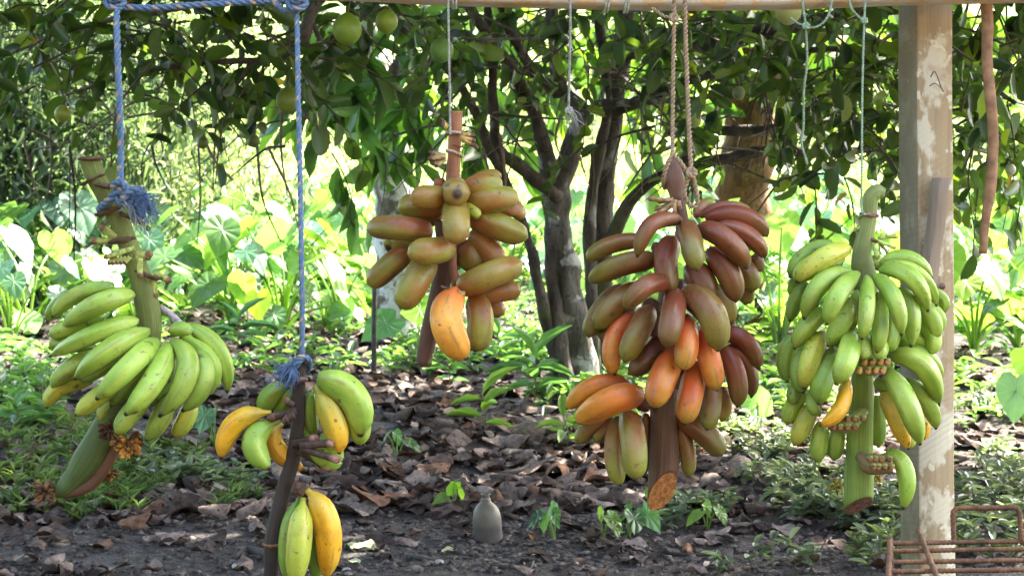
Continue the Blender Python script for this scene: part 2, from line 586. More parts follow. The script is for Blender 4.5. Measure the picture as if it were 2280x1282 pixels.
def stalk(bunch, T, pts, ws, deps, D, col, name='stalk', segs=16, flat=1.0, cut=None, dip=0.0):
    ox, oy, s = T
    P = [W(ox + s * x, oy + s * y, D - dd) for (x, y), dd in zip(pts, deps)]
    R = [.5 * w * s * D / F for w in ws]
    mb = MB()
    tube(mb, P, R, col, segs, 6, .12, flat)
    if dip:        # oblique knife cut
        V = mb.v[-1]; a = norm(np.array(P[-1]) - np.array(P[-2]))
        c = V[-segs:].mean(0); lo = max(0, len(V) - segs * 6)
        for k in range(lo, len(V)):
            q = V[k] - c; axp = q.dot(a)
            off = dip * (q[0] / R[-1] * -.45 + q[1] / R[-1])
            if axp > off or k >= len(V) - segs: V[k] = V[k] + a * (off - axp)
    o = mb.build(name, STALK, bunch)
    if cut is not None:
        ring = mb.v[-1][-segs:]; c = ring.mean(0); a = norm(np.array(P[-1]) - np.array(P[-2]))
        m2 = MB()
        V = np.vstack([c + (ring - c) * .97 + a * .0012, c + (ring - c) * .5 + a * .0022, [c + a * .0018]])
        f = []
        for i in range(segs):
            j = (i + 1) % segs
            f += [(i, j, segs + j, segs + i), (segs + i, segs + j, 2 * segs)]
        m2.add(V, f, cut)
        m2.build('cut_face', SCAR, o)
    return o


def stubs(bunch, T, items, D, base_col, end_col, name='cut_stub'):
    """stumps left where fingers were cut: (x,y, dx,dy, length, width, depth)"""
    ox, oy, s = T
    for (x, y, dx, dy, ln, w, dep) in items:
        a = W(ox + s * x, oy + s * y, D - dep)
        b = W(ox + s * (x + dx * ln), oy + s * (y + dy * ln), D - dep - .004)
        r = .5 * w * s * D / F
        mb = MB()
        mid = a * .4 + b * .6
        tube(mb, [a, mid, b], [r * 1.0, r * .92, r * 1.05], base_col, 10, 3, .35)
        V = mb.v[-1]; cc = mb.c[-1]
        k = len(V)
        cc[-20:] = end_col
        ball(mb, b, r * .85, np.array(end_col) * 1.15, 8, 5, .14, (1, .7, 1))
        mb.build(name, SCAR, bunch)


def scar(bunch, T, x, y, w, h, D, dep, col, tilt=0.0, name='bract_scar'):
    """raised brown collar half round the stalk"""
    ox, oy, s = T
    mb = MB(); n = 19
    r = .5 * w * s * D / F; hh = .5 * h * s * D / F
    c = W(ox + s * x, oy + s * y, D - dep)
    V = []; cc = []
    for i in range(n):
        a = math.pi * (1.10 + -1.20 * i / (n - 1))
        e = math.sin(math.pi * (i + .5) / n) ** .5
        jag = .16 * mnoise.noise((a * 2.6, x * .37, y * .21)) + .05 * random.uniform(-1, 1)
        drop = hh * .9 * mnoise.noise((a * 1.7, y * .3, 4.0))
        for rr, zz, k in ((.86, -1.0, 1.3), (1.12 + .13 * e + jag, -.35, .75), (1.14 + .15 * e + jag, .25, .6), (.90, .9, 1.1)):
            V.append(c + np.array([math.cos(a) * r * rr, -math.sin(a) * r * .92 * rr, hh * zz * (.4 + .6 * e) + drop * (rr > 1) + math.cos(a) * r * tilt]))
            cc.append(np.array(col) * k * random.uniform(.8, 1.2))
    f = [(i * 4 + q, i * 4 + 4 + q, i * 4 + 5 + q, i * 4 + 1 + q) for i in range(n - 1) for q in range(3)]
    mb.add(V, f, np.array(cc))
    return mb.build(name, SCAR, bunch)


def ragged(bunch, T, x, y, w, n, D, dep, cols, name='withered_flowers'):
    """clump of dry flower ends and fibres"""
    ox, oy, s = T
    mb = MB()
    c = W(ox + s * x, oy + s * y, D - dep)
    r = .5 * w * s * D / F
    for k in range(n):
        d = norm(np.array([random.gauss(0, 1), random.gauss(-.5, .6), random.gauss(0, .7)]))
        a = c + d * r * .25; b = c + d * r * random.uniform(.7, 1.05)
        q = random.uniform(.10, .2) * r
        tube(mb, [a, (a + b) / 2 + np.random.default_rng(k).normal(0, r * .06, 3), b], [q * .7, q, q * .55], random.choice(cols), 6, 3, .5)
    return mb.build(name, SCAR, bunch)


def ax(pts):
    ys = [p[1] for p in pts]; xs = [p[0] for p in pts]
    return lambda py: float(np.interp(py, ys, xs))


GREENST = (.125, .145, .028); BROWN = (.13, .06, .03); DKBROWN = (.05, .03, .02); PALEEND = (.38, .21, .10)

# ---------------------------------------------------------------- bunch of pale green bananas (left)
D = 3.62
T0 = (0, 0, 1.0); T = (60, 620, .4055); TU = (60, 320, .3121)
b1 = thing('banana_bunch', W(140, 1095, D), 'big bunch of pale green bananas hanging from the frayed blue rope, its long stalk tilted', 'banana bunch', 'banana bunches hanging from the beam')
PA = ax([(198, 355), (225, 414), (260, 470), (281, 523), (310, 585), (325, 648), (332, 720), (300, 850), (258, 920), (150, 1090)])
stalk(b1, T0, [(199, 352), (212, 392), (238, 440), (264, 490), (284, 540), (308, 600), (324, 660), (332, 735), (318, 810), (296, 856)],
      [46, 44, 42, 44, 44, 46, 52, 56, 58, 58], [0] * 10, D, GREENST)
stalk(b1, T0, [(300, 848), (258, 915), (232, 962), (196, 1022), (152, 1080), (122, 1098)], [57, 60, 66, 74, 46, 22], [0] * 6, D, (.075, .115, .03))
stalk(b1, T0, [(262, 990), (232, 1042), (196, 1082), (140, 1104)], [24, 30, 30, 16], [.004, .006, .004, .002], D, (.12, .06, .03))
for x, y, w, h, tl in ((203, 353, 50, 11, 0), (206, 400, 46, 10, .5), (236, 412, 50, 12, -.1), (245, 470, 52, 14, .35), (291, 482, 46, 12, -.3), (272, 534, 52, 16, .1), (330, 610, 52, 12, -.4)):
    scar(b1, T0, x, y, w, h, D, .004, (.10, .06, .028), tl)
stubs(b1, T0, [(258, 530, -.75, -.65, 40, 20, .01), (252, 538, -1, -.05, 44, 16, .01), (345, 608, .9, .45, 36, 15, 0), (342, 615, .05, 1, 46, 14, .005), (300, 570, .95, -.1, 34, 22, .01)], D, (.28, .30, .07), (.15, .09, .04), 'finger_stub')
stubs(b1, T0, [(300 - k * 6, 552 + k * 2, -.75 - .1 * (k % 3), .22 + .05 * (k % 2), 30 + 5 * (k % 4), 10, .02 + .004 * k) for k in range(7)] + [(290 - 9 * k, 572, -.5, .6, 24, 10, .03) for k in range(5)] + [(312, 575, .02, 1, 40, 13, .035)], D, (.33, .36, .09), (.16, .09, .05), 'undeveloped_finger')
ragged(b1, T0, 285, 985, 74, 60, D, .05, [(.30, .14, .03), (.12, .05, .02), (.05, .025, .015), (.48, .24, .04)])
ragged(b1, T0, 246, 955, 56, 26, D, .03, [(.06, .03, .02), (.10, .05, .03)], 'dry_bract')
ragged(b1, T0, 102, 1092, 66, 46, D, .0, [(.07, .035, .02), (.11, .06, .03), (.2, .12, .04)], 'shredded_end')
ragged(b1, T0, 176, 1000, 48, 26, D, -.03, [(.06, .04, .03), (.22, .15, .07)], 'dry_bract')
ragged(b1, T0, 246, 1052, 46, 26, D, -.01, [(.2, .1, .03), (.08, .04, .02)], 'dry_bract')
tubeb = MB(); tube(tubeb, [W(356, 684, D + .03), W(380, 700, D + .02), W(404, 726, D - .01)], [.0065, .007, .008], (.40, .34, .30), 8, 4, .2); tubeb.build('dry_bract', SCAR, b1)
ROWS1 = [
    (300, 100, 190, 130, 110, 240, 90, 'gd', -.2), (420, 240, 240, 330, 120, 380, 90, 'gd', .0), (380, 380, 200, 360, 125, 355, 80, 'g', .2),
    (420, 200, 230, 270, 128, 305, 90, 'g', .45), (520, 640, 430, 720, 420, 785, 75, 'gy', .1),
    (480, 40, 280, 85, 140, 210, 88, 'g', .4), (575, 90, 400, 140, 198, 260, 118, 'g', .85),
    (360, 560, 180, 600, 108, 712, 96, 'gy', .15), (400, 410, 240, 490, 138, 592, 104, 'g', .5),
    (600, 232, 390, 300, 126, 425, 104, 'g', .8), (660, 290, 465, 390, 262, 548, 124, 'g', 1.0),
    (520, 560, 390, 650, 268, 748, 104, 'gy', .55), (705, 345, 565, 480, 382, 662, 126, 'g', 1.1),
    (660, 640, 575, 740, 488, 855, 118, 'g', .55), (775, 365, 700, 560, 538, 748, 128, 'g', 1.1),
    (780, 640, 740, 760, 655, 888, 116, 'g', .5), (800, 340, 880, 510, 724, 758, 118, 'g', 1.05),
    (900, 660, 870, 770, 800, 866, 104, 'gy', .45), (840, 325, 1018, 470, 968, 652, 92, 'g', .8), (930, 385, 970, 550, 850, 728, 118, 'g', 1.0),
    (790, 290, 850, 275, 905, 300, 80, 'g', .6), (880, 262, 1050, 400, 1098, 625, 104, 'g', .55),
    (700, 420, 560, 560, 460, 700, 110, 'gd', .3), (800, 420, 720, 600, 620, 700, 110, 'gd', .3), (600, 360, 420, 470, 300, 560, 110, 'gd', .3)]
for r in ROWS1: banana(b1, T, D, PA, .17, r, 'slim')

# ---------------------------------------------------------------- small ripe bunch on a black stalk (front, low)
D = 3.45
T = (440, 760, .4074)
b2 = thing('banana_bunch', W(600, 1330, D), 'small half ripe bunch of yellow and green bananas on a black withered stalk', 'banana bunch', 'banana bunches hanging from the beam')
PA = ax([(667, 770), (664, 860), (664, 940), (652, 1025), (619, 1118), (605, 1290)])
stalk(b2, T, [(566, 40), (556, 190), (552, 330), (548, 450), (522, 640), (470, 800), (430, 980), (410, 1100), (404, 1220), (402, 1420)], [50, 66, 74, 74, 80, 84, 86, 92, 84, 86], [0] * 10, D, (.040, .030, .024))
scar(b2, T, 410, 1106, 96, 26, D, .0, (.24, .13, .06))
scar(b2, T, 556, 205, 80, 34, D, .004, (.22, .14, .10))
ragged(b2, T, 560, 60, 60, 18, D, .0, [(.25, .14, .09), (.12, .07, .04)], 'dry_bract')
stubs(b2, T, [(520, 560, .95, -.25, 130, 46, .03), (560, 570, .98, -.1, 190, 44, .05), (560, 580, .95, .3, 220, 40, .05), (540, 590, .85, .5, 210, 34, .02)], D, DKBROWN, (.26, .14, .09))
stubs(b2, T, [(540, 380, -.95, .25, 150, 48, .04), (520, 350, -.6, -.5, 60, 40, .05), (530, 400, -.6, .3, 80, 40, .06)], D, DKBROWN, (.12, .06, .04))
stubs(b2, T, [(530, 800, .8, .25, 80, 70, .02)], D, (.09, .05, .03), (.12, .07, .04))
ROWS2 = [
    (500, 240, 400, 290, 358, 400, 110, 'gd', -.3, 'ped'), (540, 260, 470, 330, 440, 420, 90, 'gd', -.4), (620, 280, 612, 400, 640, 520, 90, 'gd', -.2), (590, 330, 570, 440, 600, 540, 80, 'gd', -.5),
    (400, 390, 205, 450, 128, 645, 118, 'y', .9, 'ped'), (450, 425, 310, 545, 402, 700, 130, 'g', .6, 'ped'), (465, 450, 425, 570, 590, 705, 104, 'y', -.1, 'ped'),
    (690, 210, 850, 400, 880, 570, 150, 'g', .2), (620, 560, 690, 640, 790, 668, 95, 'gd', .2), (690, 500, 740, 600, 800, 640, 100, 'g', .0),
    (640, 245, 740, 420, 775, 612, 140, 'yg', .5, 'ped'), (655, 200, 845, 300, 890, 520, 170, 'g', 1.0),
    (560, 850, 492, 1060, 500, 1330, 96, 'gd', .3, 'ped'), (620, 880, 640, 1100, 650, 1330, 80, 'gd', .1), (578, 860, 555, 1070, 530, 1345, 140, 'gy', .8, 'ped'), (595, 810, 705, 1000, 700, 1300, 150, 'y', .75, 'ped')]
for r in ROWS2: banana(b2, T, D, PA, .11, r, 'ped' if len(r) > 9 else 'slim')

# ---------------------------------------------------------------- sparse bunch of fat olive bananas (centre)
D = 3.74
T4 = (780, 220, .2496); T5 = (780, 480, .2808)
b3 = thing('banana_bunch', W(952, 812, D), 'sparse bunch of fat olive bananas with one ripe orange banana at the bottom', 'banana bunch', 'banana bunches hanging from the beam')
PA = ax([(1013, 250), (1010, 400), (995, 530), (990, 600), (972, 660), (955, 800)])
stalk(b3, T4, [(938, 110), (936, 200), (930, 340), (922, 480), (916, 640), (915, 760), (915, 1000)], [128, 122, 116, 114, 124, 130, 150], [0] * 7, D, (.27, .115, .05))
stalk(b3, T5, [(740, 40), (755, 200), (750, 380), (705, 600), (655, 800), (612, 1000), (590, 1140), (640, 1185)], [175, 175, 185, 168, 160, 156, 140, 40], [.0, .0, -.01, -.02, -.02, -.02, -.02, -.02], D, (.105, .052, .032), 'stalk', 16, .85)
stalk(b3, T5, [(800, 170), (815, 400), (825, 570)], [80, 60, 40], [.05, .05, .05], D, (.26, .115, .055), 'stalk')
scar(b3, T4, 930, 315, 130, 26, D, .002, (.26, .13, .06)); scar(b3, T4, 960, 425, 110, 26, D, .004, (.24, .11, .05), -.1)
def fan(b, T, x, y, dx, dy, n, ln, w, D, dep, col):
    stubs(b, T, [(x + (k % 3) * 9 * dy, y - (k % 3) * 9 * dx + 16 * (k // 3), dx * (1 + .1 * random.uniform(-1, 1)) + .25 * (k / n - .5), dy + .8 * (k / n - .5), ln * random.uniform(.8, 1.1), w, dep + .006 * (k % 4)) for k in range(n)], D, col, (.10, .05, .03), 'undeveloped_finger')
fan(b3, T4, 985, 330, .9, .35, 9, 130, 36, D, .02, (.36, .23, .07)); fan(b3, T4, 850, 500, -.9, .2, 8, 150, 36, D, .02, (.30, .20, .08)); fan(b3, T4, 870, 250, -.6, -.5, 3, 70, 40, D, .01, (.45, .32, .08))
stubs(b3, T5, [(840, 600, -.9, -.3, 130, 20, .1), (850, 600, -.8, -.1, 120, 20, .09)], D, (.10, .06, .04), (.12, .07, .05), 'dry_bract')
stubs(b3, T5, [(905, 620, -.9, -.15, 70, 50, .10)], D, (.45, .25, .09), (.2, .1, .05), 'dry_bract')
ROWS3a = [
    (1060, 760, 1230, 700, 1340, 715, 130, 'pr', -.3), (1180, 960, 1430, 985, 1480, 1080, 170, 'pk', -.1), (800, 760, 790, 760, 740, 770, 110, 'pr', -.2),
    (840, 990, 620, 960, 425, 985, 205, 'p', .2), (800, 1040, 700, 1050, 600, 1090, 170, 'p', -.2),
    (1040, 830, 1190, 790, 1345, 770, 235, 'p', .5, 'round'), (1060, 930, 1280, 900, 1470, 870, 215, 'p', .75, 'round'),
    (1060, 1020, 1290, 1120, 1580, 1240, 225, 'p', .55), (1040, 950, 1090, 1000, 1165, 1050, 100, 'gy', (.06, .09, .10)),
    (690, 1185, 440, 1150, 160, 1150, 205, 'pr', .9, 'round'), (850, 880, 700, 880, 560, 875, 205, 'pr', .8, 'round'),
    (925, 930, 940, 1090, 930, 1290, 232, 'pr', (.05, .14, .15), 'round'), (930, 800, 942, 832, 955, 850, 232, 'pr', (.05, .11, .155), 'round')]
for r in [q[:6] + (q[6] * 1.07,) + q[7:] for q in ROWS3a]: banana(b3, T4, D, PA, .15, r, 'plump')
ROWS3b = [
    (640, 170, 400, 220, 300, 260, 190, 'p', -.3), (960, 120, 1090, 260, 1190, 420, 200, 'pk', .1), (930, 190, 960, 320, 1000, 440, 200, 'p', .05), (860, 180, 850, 320, 900, 400, 160, 'p', -.2), (1080, 660, 1140, 720, 1170, 810, 160, 'pk', -.1), (800, 420, 850, 520, 860, 560, 90, 'pk', -.2),
    (450, 290, 300, 410, 150, 555, 180, 'p', .3, 'round'), (610, 350, 520, 520, 395, 735, 215, 'p', .75, 'round'), (770, 255, 630, 285, 475, 275, 205, 'p', 1.0, 'round'),
    (1000, 650, 1170, 600, 1350, 600, 165, 'pk', .4, 'round'), (890, 570, 1110, 470, 1345, 385, 205, 'pr', .9, 'round'),
    (985, 640, 1035, 840, 985, 1080, 195, 'p', .6, 'round'), (860, 605, 768, 840, 925, 1140, 235, 'po', 1.0)]
for r in [q[:6] + (q[6] * 1.07,) + q[7:] for q in ROWS3b]: banana(b3, T5, D, PA, .15, r, 'plump')

# ---------------------------------------------------------------- large red bunch
D = 3.68
T6 = (1240, 320, .3121); T7 = (1240, 620, .4055)
b4 = thing('banana_bunch', W(1475, 1120, D), 'large dense bunch of red brown and orange bananas on a thick brown cut stalk', 'banana bunch', 'banana bunches hanging from the beam')
PA = ax([(1500, 340), (1515, 460), (1490, 700), (1480, 900), (1475, 1120)])
stalk(b4, T6, [(822, 70), (826, 150), (838, 260), (860, 360), (880, 440), (895, 560), (900, 700)], [34, 110, 150, 116, 90, 96, 130], [0] * 7, D, (.16, .085, .055))
stalk(b4, T7, [(640, 0), (610, 300), (594, 560), (590, 800), (586, 980), (580, 1165)], [140, 160, 162, 164, 164, 160], [-.0] * 6, D, (.12, .066, .036), cut=(.40, .17, .05), dip=.042)
stubs(b4, T6, [(830, 400, -.9, .1, 110, 40, .02), (830, 410, -.9, -.1, 190, 34, .03), (830, 420, -.6, .5, 120, 36, .03), (820, 440, -.8, .5, 120, 40, .04), (845, 400, -.05, 1, 90, 36, .05), (800, 440, -.9, .25, 100, 40, .02), (870, 410, .2, .9, 50, 40, .05)], D, (.30, .18, .08), (.22, .13, .06), 'undeveloped_finger')
ROWS4a = [
    (990, 520, 1050, 440, 1135, 432, 100, 'kg', -.25), (1020, 520, 1210, 450, 1390, 490, 92, 'r', .0), (1400, 790, 1430, 850, 1435, 915, 110, 'rg', -.2), (1250, 850, 1360, 920, 1390, 1060, 150, 'rg', .1), (1320, 1000, 1350, 1050, 1340, 1150, 130, 'rg', -.3),
    (960, 880, 1030, 980, 1085, 1120, 220, 'r', .5), (1100, 1040, 1190, 1130, 1220, 1290, 170, 'kg', .1), (640, 690, 380, 725, 215, 835, 130, 'rg', .25), (720, 830, 460, 860, 232, 985, 165, 'rg', .6),
    (840, 680, 770, 850, 830, 1075, 175, 'r', .6), (700, 720, 720, 780, 710, 850, 90, 'rd', .4),
    (1060, 530, 1340, 520, 1500, 665, 140, 'r', .4), (1140, 575, 1370, 660, 1480, 812, 136, 'r', .65), (1080, 770, 1215, 910, 1278, 1130, 185, 'r', .75),
    (1010, 600, 1220, 690, 1355, 892, 165, 'r', 1.0), (930, 565, 960, 720, 1000, 900, 165, 'rg', 1.1), (885, 555, 685, 570, 572, 812, 124, 'r', 1.0),
    (785, 1015, 640, 1010, 482, 1182, 150, 'r', 1.15)]
for r in [q[:6] + (q[6] * .96,) + q[7:] for q in ROWS4a]: banana(b4, T6, D, PA, .17, r, 'plump')
ROWS4b = [
    (360, 40, 230, 190, 175, 325, 120, 'rg', .1), (430, 180, 300, 270, 240, 335, 100, 'rg', -.1), (880, 130, 935, 180, 942, 265, 90, 'r', .1), (900, 600, 925, 690, 900, 785, 84, 'kg', -.1), (450, 40, 310, 150, 215, 275, 130, 'rg', .5),
    (600, 300, 510, 420, 394, 525, 122, 'rd', .6), (930, 380, 1040, 470, 1068, 655, 104, 'r', .3), (910, 310, 1030, 340, 1108, 498, 112, 'r', .45), (900, 380, 978, 520, 990, 708, 122, 'r', .65), (850, 560, 850, 700, 820, 832, 115, 'rg', .6),
    (420, 200, 312, 340, 320, 532, 112, 'o', .6), (520, 170, 445, 290, 370, 460, 140, 'rg', .85), (500, 120, 540, 230, 560, 330, 120, 'rd', .5), (720, 400, 700, 520, 690, 620, 130, 'rd', .4),
    (770, 470, 738, 630, 700, 802, 146, 'o', .85), (650, 405, 585, 540, 530, 712, 162, 'o', 1.0), (790, 290, 835, 440, 880, 615, 132, 'o', .95), (690, 215, 712, 340, 690, 505, 140, 'o', 1.08), (690, 85, 840, 180, 882, 400, 172, 'rg', 1.15), (650, 75, 636, 210, 598, 378, 140, 'r', 1.2),
    (660, 760, 810, 850, 905, 972, 140, 'rg', .1), (680, 800, 715, 950, 720, 1090, 92, 'rg', .0), (490, 740, 480, 900, 490, 1065, 76, 'rg', -.1), (560, 700, 540, 850, 540, 950, 90, 'rg', -.4),
    (300, 760, 180, 820, 115, 908, 104, 'rg', .0), (330, 770, 260, 840, 200, 890, 84, 'rg', .1), (340, 760, 312, 960, 352, 1138, 112, 'kg', .35), (385, 730, 420, 910, 430, 1108, 146, 'kg', .65),
    (400, 590, 215, 590, 52, 718, 116, 'ob', .6), (455, 645, 300, 670, 110, 785, 168, 'ob', .95), (450, 660, 480, 680, 520, 690, 110, 'rd', .1)]
for r in [q[:6] + (q[6] * .95,) + q[7:] for q in ROWS4b]: banana(b4, T7, D, PA, .17, r, 'plump')

# ---------------------------------------------------------------- green bunch by the post
D = 3.62
T8 = (1700, 400, .2965); T9 = (1700, 740, .3198)
b5 = thing('banana_bunch', W(1912, 1130, D), 'tall dense bunch of bright green bananas in front of the wooden post', 'banana bunch', 'banana bunches hanging from the beam')
PA = ax([(1937, 440), (1925, 560), (1920, 640), (1918, 860), (1912, 1130)])
stalk(b5, T8, [(905, 105), (850, 95), (805, 140), (800, 230), (785, 330), (762, 430), (740, 540), (742, 640), (760, 760), (770, 900)], [84, 118, 118, 108, 122, 132, 146, 175, 195, 170], [0] * 10, D, (.17, .20, .055), cut=None)
stalk(b5, T9, [(720, 60), (692, 260), (682, 500), (668, 760), (664, 1000), (662, 1200)], [130, 156, 170, 184, 196, 198], [0] * 6, D, (.17, .26, .045), cut=(.16, .08, .05), dip=.02)
ragged(b5, T8, 880, 80, 90, 16, D, .0, [(.08, .1, .03), (.1, .06, .03)], 'shredded_end')
scar(b5, T8, 795, 262, 126, 44, D, .002, (.24, .14, .07), -.1)
scar(b5, T8, 800, 440, 130, 40, D, -.005, (.16, .07, .05), -.5)
stubs(b5, T8, [(860, 440, 1, -.15, 130, 34, .0), (880, 430, 1, .0, 120, 30, -.02), (860, 460, .9, .35, 140, 34, .01), (840, 480, .15, 1, 100, 44, .03), (880, 480, .6, .8, 110, 30, .0), (720, 360, -.6, .3, 50, 40, .0)], D, (.36, .42, .10), (.32, .34, .08), 'undeveloped_finger')
for (y0, xs, dep) in ((205, (632, 700, 757, 812, 860), .10), (265, (664, 724, 782, 830), .105), (600, (520, 585, 634, 695), .085), (660, (485, 530, 585, 640), .09), (880, (745, 780, 822, 880), .075), (935, (765, 800, 845, 890), .08)):
    stubs(b5, T9, [(x, y0 - 14, .05, .6, 30, 54 if y0 < 300 else 46, dep) for x in xs], D, (.20, .24, .05), (.38, .20, .07) if y0 < 300 else (.22, .11, .05))
mb = MB(); tube(mb, [W(*wig([(650, 235)], T9)[0], D - .07), W(*wig([(750, 245)], T9)[0], D - .085), W(*wig([(870, 235)], T9)[0], D - .06)], [.012, .018, .012], (.22, .30, .05), 10, 4, .3); mb.build('finger_cushion', STALK, b5)
mb = MB(); tube(mb, [W(*wig([(470, 650)], T9)[0], D - .06), W(*wig([(590, 640)], T9)[0], D - .075), W(*wig([(705, 540)], T9)[0], D - .05)], [.012, .016, .010], (.20, .22, .05), 10, 4, .3); mb.build('finger_cushion', STALK, b5)
mb = MB(); tube(mb, [W(*wig([(660, 850)], T9)[0], D - .045), W(*wig([(740, 910)], T9)[0], D - .06), W(*wig([(890, 910)], T9)[0], D - .06)], [.010, .02, .018], (.20, .15, .06), 10, 4, .3); mb.build('finger_cushion', STALK, b5)
ragged(b5, T9, 790, 1020, 80, 22, D, -.06, [(.5, .3, .04), (.3, .2, .05)], 'cut_cushion'); ragged(b5, T9, 500, 1070, 130, 26, D, -.08, [(.30, .30, .05), (.16, .10, .03)], 'cut_cushion')
ROWS5a = [
    (520, 480, 310, 570, 195, 740, 130, 'gd', .0), (600, 600, 500, 640, 400, 700, 90, 'g', .3), (330, 770, 250, 900, 195, 1065, 120, 'gd', -.1), (260, 740, 225, 800, 220, 880, 90, 'gd', -.3), (820, 640, 850, 620, 880, 690, 110, 'g', -.2), (560, 560, 330, 640, 245, 770, 120, 'g', .3),
    (640, 520, 430, 600, 258, 770, 150, 'gy', .7), (880, 640, 1085, 595, 1268, 740, 124, 'g', .3), (1250, 830, 1350, 900, 1345, 1000, 90, 'g', .2), (1220, 920, 1320, 1030, 1310, 1140, 96, 'g', .2),
    (420, 760, 370, 900, 330, 1010, 120, 'gd', .3), (480, 990, 335, 1090, 235, 1268, 140, 'g', .7), (660, 900, 580, 1070, 480, 1248, 145, 'g', .7), (700, 840, 680, 980, 690, 1100, 90, 'gd', .5),
    (1010, 830, 1110, 980, 1105, 1258, 132, 'g', .8), (1150, 930, 1270, 1050, 1290, 1200, 130, 'g', .6), (1150, 1030, 1270, 1170, 1240, 1310, 130, 'g', .5), (950, 950, 970, 1150, 930, 1290, 120, 'g', .65), (860, 860, 885, 1090, 850, 1300, 124, 'g', .85),
    (900, 645, 1160, 710, 1300, 948, 120, 'g', .65), (645, 690, 420, 790, 305, 1048, 142, 'g', .85), (880, 680, 1110, 740, 1235, 988, 136, 'g', .9), (700, 710, 560, 860, 475, 1088, 150, 'g', 1.05), (835, 725, 980, 890, 1035, 1170, 138, 'g', 1.05), (775, 735, 778, 950, 738, 1200, 122, 'g', 1.1),
    (1000, 1220, 1060, 1210, 1130, 1260, 110, 'gd', .3), (620, 900, 640, 1050, 640, 1150, 120, 'gd', .3), (900, 900, 1000, 1050, 1020, 1200, 120, 'gd', .3)]
for r in ROWS5a: banana(b5, T8, D, PA, .165, r, 'slim')
ROWS5b = [
    (250, 20, 155, 150, 170, 350, 130, 'gd', .1), (300, 380, 200, 520, 165, 640, 116, 'g', .1), (260, 350, 210, 430, 240, 490, 110, 'gd', .3), (340, 500, 275, 640, 212, 785, 136, 'gy', .2), (400, 620, 385, 770, 368, 900, 120, 'g', .1), (520, 660, 500, 780, 490, 890, 120, 'gd', .0),
    (790, 440, 795, 640, 800, 800, 110, 'gd', -.1), (740, 450, 760, 620, 770, 760, 110, 'g', -.2), (1110, 600, 1135, 660, 1120, 745, 50, 'y', -.1), (960, 620, 1000, 720, 1040, 800, 100, 'gy', .2),
    (330, 100, 235, 250, 275, 425, 110, 'gd', .45), (440, 340, 350, 470, 395, 580, 120, 'gd', .5), (490, 120, 425, 300, 385, 500, 164, 'gd', .75), (410, 10, 330, 180, 280, 390, 150, 'gy', .8),
    (570, 320, 540, 520, 392, 648, 108, 'y', .75), (830, 400, 920, 580, 1010, 812, 128, 'yg', .5), (960, 120, 1140, 170, 1235, 320, 110, 'g', .4), (990, 330, 1140, 480, 1200, 670, 122, 'g', .5), (790, 340, 830, 370, 900, 400, 90, 'gd', .3),
    (870, 165, 1110, 230, 1220, 505, 152, 'g', .85), (860, 265, 1000, 500, 1090, 778, 162, 'g', 1.0), (610, 10, 580, 170, 505, 358, 158, 'g', 1.05),
    (860, 830, 990, 970, 968, 1232, 124, 'g', .5), (470, 60, 560, 200, 560, 300, 120, 'gd', .3), (700, 20, 700, 100, 690, 185, 110, 'g', .8), (800, 20, 810, 100, 800, 190, 110, 'g', .8), (1000, 40, 1080, 60, 1180, 150, 110, 'g', .2)]
for r in ROWS5b: banana(b5, T9, D, PA, .165, r, 'slim')

# ================================================================== STALL : beam, post, ropes
DB = 3.80
mb = MB()
_bx = [-400, -100, 200, 500, 800, 1000, 1200, 1400, 1600, 1800, 2000, 2200, 2400, 2700, 3600]
_by = [-30, -26, -20, -12, -2, 8, 13, 18, 18, 15, 8, 3, 0, -2, -2]
hw = .036
C = np.array([W(x, y, DB) + np.array([0, .03, hw]) for x, y in zip(_bx, _by)])
C, _r = catmull(C, np.full(len(C), hw), 6)
th16 = np.arange(16) * 2 * math.pi / 16 + math.pi / 16


def _beamR(i, th):
    a = th
    k = 1.0 / np.maximum(np.abs(np.cos(a)) ** 5 + np.abs(np.sin(a)) ** 5, 1e-6) ** .2
    return hw * k * (1 + .02 * mnoise.noise((C[i][0] * 3, 0, 4)))


sweep(mb, C, _beamR, 24, lambda i, th: np.ones((24, 3)))
beam = mb.build('beam', BEAMM, loc=W(1140, 0, DB))
tag(beam, 'pale slightly bowed wooden beam across the top that the bunches hang from', 'beam')


def boxmb(mb, c, hx, hy, hz, rz=0.0, bev=.004, lean=(0, 0), nz=8):
    """tall box with chamfered vertical edges"""
    prof = [(hx, hy - bev), (hx - bev, hy), (-hx + bev, hy), (-hx, hy - bev), (-hx, -hy + bev), (-hx + bev, -hy), (hx - bev, -hy), (hx, -hy + bev)]
    V = []; f = []
    for i in range(nz + 1):
        z = -hz + 2 * hz * i / nz
        wob = .0015 * math.sin(i * 2.3 + c[0] * 7)
        for x, y in prof:
            X = x * math.cos(rz) - y * math.sin(rz); Y = x * math.sin(rz) + y * math.cos(rz)
            V.append((c[0] + X + lean[0] * z + wob, c[1] + Y + lean[1] * z, c[2] + z))
    for i in range(nz):
        for j in range(8):
            k = (j + 1) % 8
            f.append((i * 8 + j, i * 8 + k, i * 8 + 8 + k, i * 8 + 8 + j))
    f.append(tuple(range(7, -1, -1))); f.append(tuple(range(nz * 8, nz * 8 + 8)))
    mb.add(V, f)


